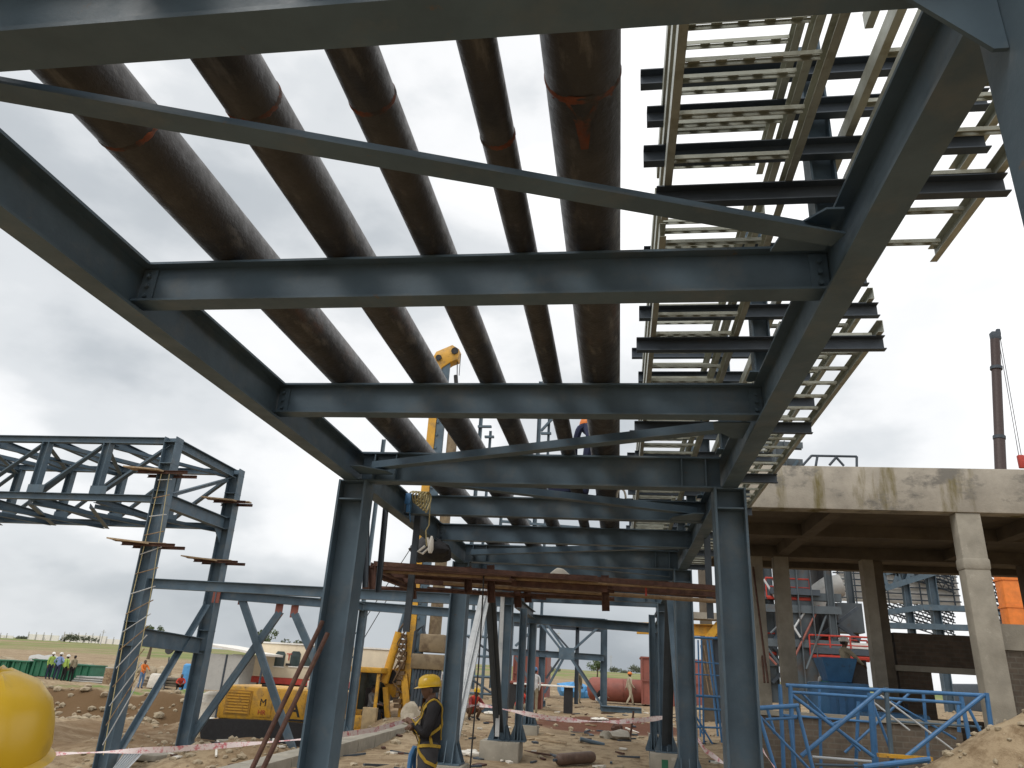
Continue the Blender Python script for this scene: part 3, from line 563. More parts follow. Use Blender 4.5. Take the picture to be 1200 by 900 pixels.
PE = [
 ((55, 796), 48, 'stand', 'lime', 'navy', 'white', 60, 'man in a lime vest, leftmost of the group by the green skips', 'lime'),
 ((64, 797), 47.4, 'hips', 'blue', 'navy', 'white', 190, 'man in a light blue shirt with his back turned by the green skips', None),
 ((73, 796), 48.3, 'stand', 'lime', 'charcoal', 'white', 170, 'man in lime behind the right shoulder of the light blue shirt', None),
 ((82, 795), 48.6, 'stand', 'khaki', 'charcoal', 'none', 250, 'bareheaded man in a khaki shirt, rightmost of the group by the green skips', None),
 ((165, 800), 46, 'reach', 'orange', 'jeans', 'none', 60, 'man in orange and jeans seen just right of the tall truss tower leg', None),
 ((212, 799), 46, 'squat', 'red', 'charcoal', 'none', 30, 'person in red squatting near the edge of the dug bank', None),
 ((517, 826), 27, 'stand', 'white', 'grey', 'yellow', 120, 'man in a white shirt and yellow helmet half hidden behind the left rack column', None),
 ((553, 850), 25.6, 'squat', 'maroon', 'brown', 'yellow', 40, 'worker in a red reflective vest squatting on the ground behind the left column', 'red'),
 ((625, 837), 31, 'stand', 'white', 'khaki', 'blue', 200, 'man in a white shirt and blue helmet standing by the slim rack column', None),
 ((609, 842), 27.5, 'squat', 'red', 'khaki', 'none', 150, 'bareheaded person in red crouching behind the barrier tape by the rack column', None),
 ((677, 831), 42, 'stand', 'khaki', 'khaki', 'orange', 150, 'worker in khaki with an orange helmet standing by the braced frame', None),
 ((738, 824), 44, 'walk', 'beige', 'beige', 'orange', 120, 'worker in beige carrying grey sheets in front of the red oxide vessel', None),
 ((702, 834), 41, 'squat', 'charcoal', 'white', 'none', 90, 'person in dark clothes crouching at the foot of the braced frame', None)]
for (q, Y, pose, sh, tr_, he, rz, lab, ve) in PE: person(lab, onground(q[0], q[1], Y), radians(rz), pose, sh, tr_, he, 1.0, vest=ve)
person('worker in navy and red crouching on top of the rack', (-.72, 9.35, 3.752), radians(160), 'squat', 'red', 'navy', 'none', 1., vest='navy')
person('worker with an orange helmet bending on top of the rack', (-.32, 8.66, 3.752), radians(200), 'bend', 'navy', 'navy', 'orange', .8)
# ------------------------------------------------------------------ second rack crossing behind, with its truss towers
xr = thing('truss_rack', 'blue grey steel rack crossing behind, with a twin legged tower and box truss', 'truss rack', (-11.95, 19.3, -.9))
def leg(x0, x1, y, z1):
    c = MB().sweep(Ipr(.36, .34, .016, .024), (x0, y, gz(x0, y)-.25), (x1, y, z1), up=(1, 0, 0)).build('tower_leg', STEEL, xr)
    for zz in (1.9, 2.45, 5.4, 5.75, 6.5, 7.1): MB().box((x0+(x1-x0)*(zz+.9)/8.1, y, zz), (.37, .36, .02)).build('stiffener', STEEL, c)
leg(-11.86, -12.05, 17.6, 7.24); leg(-11.9, -11.97, 21., 7.28)
NXT = [at(128, 520, 17.6).x, at(57, 518, 17.6).x]; dx = NXT[0]-NXT[1]; PXS = [-12.0, NXT[0], NXT[1], NXT[1]-dx, NXT[1]-2*dx, NXT[1]-3*dx]
for y, zt, zb in ((17.6, 7.17, 5.55), (21., 7.22, 5.48)):
    MB().sweep(Ipr(.18, .17, .012, .016), (PXS[-1], y, zt), (-12.2, y, zt-.02)).build('top_chord', STEEL, xr)
    MB().sweep(Ipr(.18, .17, .012, .016), (PXS[-1], y, zb), (-12.15, y, zb)).build('bottom_chord', STEEL, xr)
    for i, x in enumerate(PXS[1:]):
        MB().sweep(Ipr(.2, .2, .012, .016), (x, y, zb+.1), (x, y, zt-.1), up=(1, 0, 0)).box((x+.12, y-.1, zb+.19), (.5, .012, .22)).build('truss_post', STEEL, xr)
        MB().sweep(Lpr(.15, .012), (x+.08, y-.03, zb+.12), (PXS[i]-.1, y-.03, zt-.1)).build('truss_diagonal', STEEL, xr)
for z, s in ((7.19, 1), (5.5, -1)):
    for i, x in enumerate(PXS[1:]):
        MB().sweep(Ipr(.18, .16, .01, .014), (x, 17.7, z-.02*s), (x, 20.9, z-.02*s)).build('lateral_beam', STEEL, xr)
        a, b = (x, PXS[i]-.1) if i % 2 else (PXS[i]-.1, x)
        MB().sweep(Lpr(.14, .012), (a, 17.72, z-.1), (b, 20.88, z-.1)).build('lateral_brace', STEEL, xr)
        MB().sweep(Lpr(.12, .012), (b, 17.72, z-.16), (a, 20.88, z-.16)).build('lateral_brace', STEEL, xr)
for x in (PXS[-1],):
    for y in (17.6, 21.): MB().sweep(Ipr(.36, .34), (x-.1, y, gz(x, y)-.2), (x-.1, y, 7.3), up=(1, 0, 0)).build('tower_leg', STEEL, xr)
for z, h in ((7.1, .26), (5.55, .36)): MB().sweep(Ipr(h, .22, .014, .018), (-12.0, 17.78, z), (-11.97, 20.82, z)).build('end_beam', STEEL, xr)
MB().prism([(-11.99, 20.8, 5.36), (-11.99, 20.35, 5.36), (-11.98, 20.8, 4.95)], (.02, 0, 0)).build('haunch', STEEL, xr)
MB().sweep(Lpr(.12), (-12, 18, 5.75), (-11.97, 20.7, 6.9), up=(1, 0, 0)).build('end_brace', STEEL, xr)
MB().sweep(Lpr(.1), (-12, 17.9, 6.0), (-12., 17.9, 6.95), up=(1, 0, 0)).build('end_brace', STEEL, xr)
MB().sweep(Ipr(.42, .2, .014, .02), (-11.92, 17.78, 2.12), (-11.92, 20.82, 2.02)).build('deep_beam', STEEL, xr)
MB().sweep(Lpr(.14, .014), (-11.95, 20.8, 3.2), (-11.9, 17.85, gz(-11.9, 17.85)-.05), up=(1, 0, 0)).build('leg_brace', STEEL, xr)
MB().sweep(Ipr(.24, .18, .012, .016), (-11.78, 17.6, 3.39), (XL-.08, 17.6, 3.34)).build('portal_beam', STEEL, xr)
MB().sweep(Ipr(.24, .18, .012, .016), (-11.75, 21., 3.46), (1.02, 21., 3.12)).build('portal_beam', STEEL, xr)
def zb2(x): return 3.46-(x+11.75)/12.77*.34-.12
for x in (-7.25, -2.35, 1.0):
    z0 = min(gz(x, 21), .5 if x > -5 else 9)
    z0 = .55 if x > -5 else z0-.1
    c = hcol(x, 21., z0, zb2(x)-.002, xr, .2, .2, STEEL, 'portal_column', False)
pedestal(-2.35, 21., .548, .5, .5, 'small concrete pedestal under the slim rack column by the blue helmet'); pedestal(1.0, 21., .548, .5, .5, 'small concrete pedestal under the farthest right rack column')
for x in (-2.35, 1.0, -7.25):
    p = zb2(x)+.12; MB().prism([(x, 20.98, p-.24), (x, 17.75, p-.2), (x, 17.75, p+.02), (x, 20.98, p)], (.012, 0, 0)) if 0 else None
    MB().sweep(Ipr(.2, .14, .01, .014), (x, 17.72, 3.3), (x, 20.9, 3.3)).build('tie_beam', STEEL, xr)
bots = [(282, 704, 338, 871), (325, 717, 226, 856), (343, 719, 402, 856)]
for i, (a, b, c, d) in enumerate(bots):
    p = at(a, b, 21.); q = at(c, d, 21.); z = gz(q.x, 21.)-.1; q = p+(q-p)*((p.z-z)/(p.z-q.z))
    br = MB().sweep(Lpr(.1), p+V((0, .05*(i % 2), 0)), q+V((0, .05*(i % 2), 0)), up=(0, 1, 0)).sweep(Lpr(.1), q+V((.12, .05*(i % 2), 0)), p+V((.12, .05*(i % 2), 0)), up=(0, 1, 0)).build('knee_brace', STEEL, xr)
    MB().box(p+V((.03, .02, .06)), (.22, .03, .34)).build('red_gusset', OXIDE, br)
p = at(256, 700, 21.); MB().box(p+V((0, -.13, .0)), (.22, .03, .34)).build('red_gusset', OXIDE, xr)
PL = [((160, 543), (222, 560), 17.4, 'uppermost plank platform tied to the tower leg with the rope ladder'), ((141, 628), (208, 642), 17.4, 'plank platform halfway up the tower leg with the rope ladder'),
      ((247, 583), (290, 589), 20.8, 'upper plank platform on the slimmer right tower leg'), ((224, 651), (281, 659), 20.8, 'lower plank platform on the slimmer right tower leg')]
for a, b, Y, lab in PL:
    p, q = at(*a, Y), at(*b, Y); p.z = (p.z+q.z)/2; q.z = p.z; xm = -11.95
    t = thing('plank_platform', lab, 'work platform', (p+q)/2, 0, 'plank platforms on the tower legs')
    for yy in (-.42, .42): MB().sweep(Cpr(.08, .05, .008), p+V((.25, yy*.55, -.1)), q+V((.05, yy*.55, -.1))).build('bracket', RUST, t)
    for k in range(3): MB().box((p.x+.45+.1*k, Y-.3+.24*k, p.z-.035+.012*k), (1.15, .2, .035), Matrix.Rotation((-.12, .2, .05)[k], 3, 'Z') @ Matrix.Rotation((.09, .02, 0)[k], 3, 'Y')).build('board', WOOD, t)
rl = thing('rope_ladder', 'yellow rope ladder with thin rungs hanging down the tall truss tower leg', 'rope ladder', (-11.9, 17.3, -.6))
A, B_ = [at(190, 552, 17.36), at(150, 720, 17.38), at(121, 885, 17.38)], [at(199, 552, 17.3), at(176, 700, 17.2), at(158, 800, 17.2)]
def lp(P, t): t *= 2; i = min(1, int(t)); return P[i].lerp(P[i+1], t-i)
MB().path(A, .011, 6).build('side_rope', ROPEY, rl); MB().path(B_, .009, 6).build('side_rope', ROPEY, rl)
for k in range(15):
    t_ = (k+.5)/15; a, b = lp(A, t_), lp(B_, min(1, t_*1.05)); MB().tube(a+V((-.06, 0, 0)), b+V((.09, 0, .04*sin(k*2))), .013, n=6).build('rung', BAMB if k % 2 else CHALK, rl)
# ------------------------------------------------------------------ X braced frame farther on
hcol(-2.2, 17.62, .4, 3.2, xr, .16, .16, STEEL, 'portal_column', False); hcol(.74, 17.75, .4, 3.2, xr, .14, .14, STEEL, 'portal_column', False)
st_ = thing('scaffold_tower', 'dark steel scaffold tower far behind, between the left column and the broad pedestal', 'scaffold tower', at(563, 830, 42.))
for i in range(2):
    for x in (546, 563, 580): p = at(x, 690, 42.+2*i); q = at(x, 838, 42.+2*i); MB().tube((q.x, 42+2*i, gz(q.x, 42+2*i)-.05), (q.x, 42+2*i, p.z), .09, n=8).build('standard', STEEL, st_)
    for y in (745, 768, 792, 812): MB().tube(at(544, y, 42.+2*i), at(583, y+2, 42.+2*i), .07, n=8).build('ledger', STEEL, st_)
    for y in (745, 792): MB().tube(at(547, y, 42.+2*i), at(579, y+22, 42.+2*i), .06, n=8).build('diagonal', DSTEEL, st_)
bf = thing('braced_frame', 'grey steel frame with crossed braces standing beyond the far end of the rack', 'braced frame', (-2.5, 38, .4))
def gl(x, y): return gz(x, y)
for px_, w in ((708, .32), (637, .3), (600, .2)):
    a = at(px_, 728, 38.); MB().sweep(Ipr(w, w*.9), (a.x, 38, gl(a.x, 38)-.1), (a.x, 38, a.z+.1), up=(1, 0, 0)).build('column', STEEL, bf)
a, b = at(600, 722, 38.), at(709, 729, 38.); MB().sweep(Ipr(.3, .2), a, b).build('beam', STEEL, bf)
a, b = at(600, 764, 37.9), at(708, 771, 37.9); MB().sweep(Ipr(.3, .22), a, b).build('beam', STEEL, bf)
for a, b in (((637, 726), (664, 764)), ((707, 730), (668, 765)), ((668, 770), (705, 826)), ((660, 772), (638, 812)), ((604, 757), (637, 727)), ((604, 770), (637, 824)), ((630, 726), (658, 762))):
    MB().sweep(Cpr(.2, .1, .012), at(*a, 37.6), at(*b, 37.6), up=(0, 1, 0)).build('diagonal', STEEL, bf)
MB().box(at(664, 766, 37.5), (.75, .03, .55)).build('node_plate', STEEL, bf)
for a, b in (((640, 730), (668, 762)), ((704, 733), (672, 762)), ((672, 772), (700, 815)), ((656, 772), (640, 795))):  # rear bars in a darker steel, shadow put into their colour
    MB().sweep(Cpr(.16, .1, .012), at(*a, 41.5), at(*b, 41.5), up=(0, 1, 0)).build('rear_diagonal', DSTEEL, bf)
MB().sweep(Ipr(.24, .2), at(602, 731, 41.5), at(706, 738, 41.5)).build('beam', DSTEEL, bf)
a = at(677, 730, 41.5); MB().sweep(Ipr(.2, .2), (a.x, 41.5, gl(a.x, 41.5)-.1), a, up=(1, 0, 0)).build('column', DSTEEL, bf)
# tall frame far behind, seen between the pipes
tf = thing('tall_frame', 'tall slender steel frame far behind, its posts rising between the brown pipes', 'steel frame', (-4, 62, .6))
for px_, ty, w in ((564, 488, .3), (634, 447, .34), (575, 505, .22), (450, 515, .3), (644, 480, .22), (590, 560, .24)):
    a = at(px_, ty, 62.); MB().sweep(Ipr(w, w), (a.x, 62, .5), a, up=(1, 0, 0)).build('post', STEEL, tf)
for a, b in (((565, 597), (700, 606)), ((588, 611), (700, 620)), ((565, 660), (700, 668)), ((634, 508), (646, 508)), ((634, 505), (648, 490)), ((600, 598), (622, 612)), ((600, 580), (615, 566)), ((560, 500), (576, 500)), ((568, 512), (579, 512))):
    MB().sweep(Ipr(.24, .2), at(*a, 61.8), at(*b, 61.8), up=(0, 1, 0)).build('bar', STEEL, tf)
# ------------------------------------------------------------------ concrete building on the right
cb = thing('concrete_building', 'unfinished concrete building on the right with a stained deep roof edge and bare columns', 'building', (6, 15, .8))
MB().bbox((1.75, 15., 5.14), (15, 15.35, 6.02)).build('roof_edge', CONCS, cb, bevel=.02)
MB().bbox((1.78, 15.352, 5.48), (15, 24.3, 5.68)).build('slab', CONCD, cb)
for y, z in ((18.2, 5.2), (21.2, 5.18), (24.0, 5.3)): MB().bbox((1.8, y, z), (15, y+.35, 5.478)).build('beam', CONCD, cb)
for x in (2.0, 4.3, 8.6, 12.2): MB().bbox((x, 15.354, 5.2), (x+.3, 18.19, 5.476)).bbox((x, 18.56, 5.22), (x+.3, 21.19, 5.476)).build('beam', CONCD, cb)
MB().bbox((6.44, 15.03, gz(6.6, 15)-.3), (6.89, 15.33, 5.138)).build('column', CONC, cb, bevel=.02)
MB().bbox((6.42, 15.01, 4.06), (6.91, 15.35, 4.28)).build('column_joint', CONC, cb, bevel=.04)
MB().bbox((11.5, 15.03, .2), (12.1, 15.4, 5.138)).build('column', CONC, cb)
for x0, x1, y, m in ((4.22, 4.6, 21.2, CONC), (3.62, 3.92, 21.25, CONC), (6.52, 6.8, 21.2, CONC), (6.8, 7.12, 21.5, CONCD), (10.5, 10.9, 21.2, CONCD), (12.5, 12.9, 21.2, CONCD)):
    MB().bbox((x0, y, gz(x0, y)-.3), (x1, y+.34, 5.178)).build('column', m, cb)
MB().bbox((6.92, 16.1, 2.72), (15, 16.45, 3.2)).build('tie_beam', CONC, cb)
MB().bbox((7.15, 16.15, .6), (8.05, 16.4, 2.718)).build('brick_panel', BRICK, cb); MB().bbox((8.9, 16.15, .6), (15, 16.4, 2.718)).build('brick_panel', BRICK, cb)
MB().bbox((7.2, 21.55, 2.55), (15, 21.8, 3.35)).bbox((7.2, 21.56, .5), (8.0, 21.8, 2.55)).bbox((9.9, 21.56, .5), (15, 21.8, 2.55)).bbox((8., 21.56, .5), (9.9, 21.8, 1.3)).build('brick_panel', BRICKD, cb)
MB().bbox((7.1, 21.5, 2.4), (15, 21.86, 2.54)).build('lintel', CONC, cb)
tag(MB().bbox((2.1, 15.7, .2), (6.2, 15.95, 1.3)).bbox((3.9, 15.9, .2), (4.2, 17.4, 1.25)).build('low_brick_wall', BRICK), 'low unfinished brick wall behind the blue trestle frames', 'brick wall')
tag(MB().bbox((2.05, 15.66, 1.305), (6.25, 15.99, 1.39)).build('coping_slab', CONC), 'concrete band lying along the top of the low brick wall', 'coping')
rt = thing('roof_railing', 'small dark pipe railing up on the concrete roof', 'railing', (4, 18, 5.68))
for a, b in (((941, 545), (951, 534)), ((951, 534), (1004, 535)), ((958, 534), (956, 546)), ((972, 545), (980, 536)), ((980, 536), (989, 546)), ((1004, 535), (1004, 548))):
    p, q = at(*a, 18.), at(*b, 18.); MB().tube(p, q, .03, n=8).build('bar', DSTEEL, rt)
# blue trestles and frames
fr = thing('blue_space_frame', 'long blue tubular frame with crossed diagonals in front of the low brick wall', 'tubular frame', (4, 13.4, .5))
def tb(a, b, Ya, r=.025, m=BLUE, name='tube', par=None, Yb=None):
    p, q = at(*a, Ya), at(*b, Yb or Ya); d = q-p
    if par and -d.z > .8*d.length and q.z < 1.1: q = q+d*((q.z-gz(q.x, q.y)+.03)/-d.z)      # uprights reach the soil
    return MB().tube(p, q, r, n=10).build(name, m, par)
for a, b, Y, r, m in (((921, 803), (1154, 815), 13, .03, BLUE), ((925, 811), (1126, 824), 14.3, .027, BLUE), ((925, 812), (1024, 887), 13.05, .028, BLUE), ((1032, 809), (939, 886), 12.95, .034, BLUE), ((1152, 815), (1057, 891), 12.95, .032, BLUE),
    ((1032, 815), (1117, 879), 13.8, .016, CHALK), ((1022, 822), (1046, 885), 13.6, .022, BLUE), ((1025, 824), (1066, 856), 13.9, .016, CHALK), ((914, 802), (917, 868), 14.2, .035, BLUE), ((926, 803), (930, 893), 13, .035, BLUE), ((1020, 812), (1025, 882), 13.3, .05, BLUE), ((1038, 805), (1045, 888), 13.02, .035, STEEL),
    ((1156, 812), (1163, 862), 13., .034, BLUE), ((1126, 815), (1137, 872), 14.3, .035, BLUE), ((1134, 828), (1154, 867), 13.6, .024, BLUE), ((952, 887), (1026, 893), 13.6, .022, CHALK), ((1003, 838), (972, 850), 14, .02, BLUE), ((1123, 824), (1124, 858), 14.6, .03, BLUE), ((1006, 822), (1004, 875), 14.6, .03, BLUE), ((955, 896), (1020, 898), 13.3, .02, STEEL), ((940, 813), (1008, 880), 14.4, .02, BLUE), ((1066, 812), (990, 882), 14.5, .022, BLUE), ((1044, 822), (1120, 866), 14.5, .02, BLUE), ((960, 806), (962, 890), 14.6, .026, BLUE), ((1082, 812), (1088, 884), 14.5, .026, BLUE), ((918, 838), (1020, 846), 14.3, .02, BLUE), ((1040, 845), (1150, 852), 14.4, .02, STEEL)): tb(a, b, Y, r, m, 'tube', fr)
tag(tb((1012, 899), (1090, 890), 12.4, .04, BLUE, 'blue_tube'), 'thick blue tube lying on the sand in front of the blue frame', 'tube')
tag(MB().box(at(1060, 887, 12.9), (.75, .12, .05)).build('yellow_bar', YEL), 'short yellow bar lying low across the blue frame', 'bar')
ts = thing('blue_trestle', 'small blue trestle standing crooked left of the long blue frame', 'trestle', (2.5, 12.3, .6))
for a, b, Y, r in (((886, 830), (936, 827), 12.3, .034), ((887, 830), (906, 893), 12.3, .028), ((934, 828), (953, 902), 12.3, .028), ((897, 843), (934, 841), 12.35, .02), ((891, 840), (949, 902), 12.5, .02), ((925, 842), (931, 893), 12.7, .026), ((899, 830), (908, 860), 12.9, .024)): tb(a, b, Y, r, BLUE, 'tube', ts)
for dx_, Y, lab in ((0, 22., 'blue ladder frame standing between the two right rack columns, nearer one'), (-4, 24.5, 'blue ladder frame standing behind another between the two right rack columns')):
    ld = thing('blue_ladder_frame', lab, 'ladder frame', at(828+dx_, 860, Y), 0, 'blue ladder frames')
    for a, b, r, m in (((811, 747), (841, 748), .035, BLUE), ((833, 750), (846, 868), .032, BLUE), ((813, 748), (815, 868), .03, BLUE), ((811, 815), (846, 817), .035, BLUE), ((825, 756), (836, 818), .02, BAMB), ((812, 830), (846, 832), .03, DBLUE), ((822, 750), (825, 868), .025, BLUE), ((813, 835), (829, 862), .025, BLUE), ((813, 775), (845, 778), .02, BLUE), ((813, 790), (845, 792), .018, BLUE), ((813, 852), (846, 853), .025, BLUE)):
        tb((a[0]+dx_, a[1]), (b[0]+dx_, b[1]), Y, r, m, 'tube', ld)
# blue machines with a man on top
def machine(x, y, z, L, D, H, label, hop):
    t = thing('blue_mixer', label, 'mixer', (x, y, z)); c = V((x, y, z))
    MB().box(c+V((0, 0, H*.62)), (L, D, H*.62)).build('body', DBLUE, t, bevel=.05)
    MB().box(c+V((0, 0, H*.2)), (L*.9, D*.8, H*.16)).build('chassis', BLACK, t, bevel=.02)
    for sx in (-1, 1):
        for sy in (-1, 1): MB().lathe([(H*.12, -.06), (H*.17, -.04), (H*.17, .04), (H*.12, .06)], c+V((sx*L*.32, sy*D*.42, H*.15)), (0, 1, 0), 18).build('wheel', BLACK, t)
    for k in range(4): MB().box(c+V((-L*.25+L*.17*k, -D/2-.008, H*.62)), (L*.12, .012, H*.36)).build('panel', BLUE, t)
    MB().tube(c+V((L*.3, 0, H*.92)), c+V((L*.3, 0, H*1.15)), .04).build('exhaust_pipe', BLACK, t)
    if hop:
        h = MB(); h.add([c+V((sx*L*.28*k, sy*D*.3*k, zz)) for k, zz in ((.8, H*.94), (1.25, H*1.3)) for sx, sy in ((-1, -1), (1, -1), (1, 1), (-1, 1))], [(0, 1, 5, 4), (1, 2, 6, 5), (2, 3, 7, 6), (3, 0, 4, 7), (0, 1, 2, 3)]); h.build('hopper', DBLUE, t)
p = at(984, 832, 20.); machine(p.x, 20., gz(p.x, 20)-.02, 1.15, 1.2, 1.5, 'blue mixing machine with a hopper, the taller of two, under the concrete slab', True)
p = at(1040, 838, 19.2); machine(p.x, 19.2, gz(p.x, 19.2)-.02, 1.45, 1.1, .95, 'low blue machine with round black fittings, right of the taller blue one', False)
p = at(990, 800, 21.6); person('worker with a white helmet and beige shirt standing on the blue machine', (p.x, 21.3, at(990, 812, 21.3).z-.35), radians(110), 'reach', 'beige', 'charcoal', 'white')
st = single('brick_stack', MB().bbox((p.x-.7, 20.9, gz(p.x, 21)-.05), (p.x+.7, 21.75, at(990, 812, 21.3).z-.352)), BRICKD, 'stack of bricks behind the blue machine with the worker standing on it', 'brick stack')
p = onground(965, 790, 27); person('person in a bright green vest in the shade of the building behind the blue machine', p, radians(30), 'stand', 'grey', 'navy', 'none', vest='green')
# yellow girder
yg = thing('yellow_girder', 'yellow steel girder on legs beyond the right rack columns', 'girder', (2, 30, .5))
MB().sweep(Ipr(.42, .34, .02, .03), at(746, 736, 30.), at(842, 739, 30.)).build('girder', YEL, yg)
a = at(842, 738, 30.); MB().prism([a+V((-.1, -.2, .28)), a+V((.2, -.2, .28)), a+V((-.25, -.2, -.38)), a+V((-.55, -.2, -.3))], (0, .1, 0)).build('end_bracket', YEL, yg)
for px_ in (772, 838):
    a = at(px_, 742, 30.); MB().sweep(Ipr(.26, .26), (a.x, 30.0, gz(a.x, 30)-.05), (a.x, 30.0, a.z-.02), up=(1, 0, 0)).build('leg', DSTEEL, yg)
sl = at(826, 722, 30.); tag(MB().box((sl.x, 30.1, at(826, 722, 30.1).z-.02), (1.5, .9, .24)).build('concrete_slab', CONC), 'concrete slab lying on top of the yellow girder', 'slab')
a = at(827, 715, 31.5); tag(MB().bbox((a.x-.22, 31.4, gz(a.x, 31.5)-.1), (a.x+.22, 31.8, 9.4)).build('concrete_post', CONCD), 'tall bare concrete post beyond the right rack columns', 'post')
# vessel and red boxes
vs_ = thing('red_vessel', 'red oxide steel vessel lying on saddles beyond the braced frame', 'vessel', (0, 45, .5))
a = at(688, 806, 45.); r = .62; zc = gz(a.x, 45)+r+.12
MB().lathe([(.05, 0), (.35, .05), (.55, .16), (r, .34), (r, 3.4), (r, 5.2), (.3, 5.45)], (a.x, 45, zc), (1, 0, 0), 36).build('shell', OXIDE, vs_)
for k in (.9, 2., 3.1, 4.2): MB().lathe([(r+.003, k), (r+.022, k+.005), (r+.022, k+.035), (r+.003, k+.04)], (a.x, 45, zc), (1, 0, 0), 36).build('stiffening_ring', OXIDE, vs_)
for k in (.9, 3.8): MB().bbox((a.x+k-.1, 44.6, gz(a.x, 45)-.1), (a.x+k+.1, 45.4, zc-r*.8)).build('saddle', DSTEEL, vs_)
def redbox(px0, px1, py0, Y, D, label):
    a, b = at(px0, py0, Y), at(px1, py0, Y); z0 = gz((a.x+b.x)/2, Y)-.05; t = thing('red_steel_box', label, 'steel box', ((a.x+b.x)/2, Y, z0), 0, 'red oxide steel boxes')
    MB().bbox((a.x, Y, z0), (b.x, Y+D, a.z)).build('casing', OXIDE, t)
    n = max(2, int((b.x-a.x)/.7)); m = MB()
    for k in range(n+1): x = a.x+(b.x-a.x)*k/n; MB().bbox((x-.04, Y-.07, z0), (x+.04, Y-.001, a.z)).build('rib', OXIDE, t)
    MB().bbox((a.x-.06, Y-.08, a.z+.001), (b.x+.06, Y+D+.05, a.z+.08)).bbox((a.x, Y-.09, (z0+a.z)/2), (b.x, Y-.071, (z0+a.z)/2+.08)).build('flange', OXIDE, t)
redbox(752, 842, 771, 44, 3, 'large red oxide steel box right of the red vessel'); redbox(603, 641, 762, 46, 3, 'dark red steel box seen left of the braced frame'); redbox(596, 634, 800, 34.5, 1.2, 'low red steel bin behind the slim rack columns')
a = at(640, 806, 33.5); t = thing('table_sheet', 'white sheet topped steel table behind the man in the blue helmet', 'table', (a.x, 33.5, gz(a.x, 33.5)))
p = at(602, 800, 33.5); q = at(672, 806, 33.5); MB().bbox((p.x, 33.4, p.z-.06), (q.x, 34.5-.01, p.z)).build('tabletop', WHITE, t, bevel=.01)
for x in (p.x+.1, q.x-.1): MB().bbox((x-.3, 33.5, gz(x, 33.5)-.05), (x+.08, 33.62, p.z-.062)).build('leg', BLACK, t)
a = at(671, 797, 52.); mb = MB(); mb.rock((a.x, 52, gz(a.x, 52)+.35), .75, 5, .75, 2); mb.rock((a.x+.9, 52.2, gz(a.x, 52)+.2), .5, 9, .6, 2); single('tarpaulin_heap', mb, TARP, 'heap under a bright blue tarpaulin beyond the braced frame', 'tarpaulin')
# lying things on the soil under the rack
def lying(px0, py0, px1, py1, r, m, nm, lab, cat, n=10):
    a = atz(px0, py0, .1); b = atz(px1, py1, .1)
    for _ in range(4): a = atz(px0, py0, gz(a.x, a.y)+r); b = atz(px1, py1, gz(b.x, b.y)+r)
    return tag(MB().tube(a, b, r, n=n).build(nm, m), lab, cat)
a = atz(652, 891, .12); b = atz(696, 890, .12); a.z = gz(a.x, a.y)+.125; b.z = gz(b.x, b.y)+.125; d = (b-a).normalized(); L = (b-a).length
t = thing('gas_cylinder', 'brown gas cylinder lying on the dirt right of the broad pedestal', 'gas cylinder', (a+b)/2)
mb = MB(); mb.lathe([(.02, 0), (.07, .015), (.115, .07), (.12, .12), (.12, L-.1), (.1, L-.03), (.05, L)], a, d, 24); mb.build('cylinder_shell', mat('brown_paint', (.12, .075, .055), .6, 0, .3, 6, (.2, .15, .11), (.58, .7), 5), t)
mb = MB(); mb.tube(a-d*.08, a+d*.02, .03, n=10); mb.build('valve', DSTEEL, t)
lying(617, 877, 655, 888, .045, DSTEEL, 'steel_bar', 'dark steel bar lying left of the brown gas cylinder', 'bar')
lying(632, 869, 690, 876, .03, RUST, 'rusty_bar', 'long thin rusty bar lying behind the brown gas cylinder', 'bar')
lying(680, 866, 708, 873, .05, STEEL, 'grey_pipe', 'short grey pipe lying on the dirt beside the concrete lump', 'pipe')
lying(540, 861, 570, 863, .04, BAMB, 'wood_pole', 'thin wooden pole lying on the dirt left of the broad pedestal', 'pole')
lying(686, 874, 700, 875, .03, RUST, 'rusty_bar', 'short rusty bar lying before the concrete lump', 'bar')
a = atz(727, 873, .15); mb = MB(); mb.rock((a.x, a.y, gz(a.x, a.y)+.12), .32, 3, .55, 2); mb.rock((a.x-.35, a.y+.1, gz(a.x, a.y)+.08), .26, 4, .6, 2)
o = single('concrete_lump', mb, CONC, 'broken concrete lump with a rod stuck in it right of the rack centre', 'concrete lump'); MB().tube((a.x+.25, a.y, gz(a.x, a.y)), (a.x+.36, a.y+.05, gz(a.x, a.y)+.75), .028).build('rod', RUST, o)
a = atz(723, 862, .2); single('rusty_drum_lid', MB().rock((a.x, a.y, gz(a.x, a.y)+.12), .22, 12, .6, 2), RUST, 'rounded rusty lump on the dirt behind the concrete lump', 'rusty lump')
for i, (x, y, lab) in enumerate(((705, 860, 'crumpled white sack by the grey pipe on the dirt'), (556, 881, 'torn white sack on the dirt left of the broad pedestal'), (574, 846, 'flat pale sack behind the broad pedestal near the squatting worker'))):
    a = atz(x, y, .1); mb = MB()
    for k in range(4): mb.rock((a.x+random.uniform(-.25, .25), a.y+random.uniform(-.3, .3), gz(a.x, a.y)+.04), random.uniform(.1, .2), i*9+k, .35, 2)
    single('torn_sack', mb, CLOTHW, lab, 'sack', 'scattered sacks')
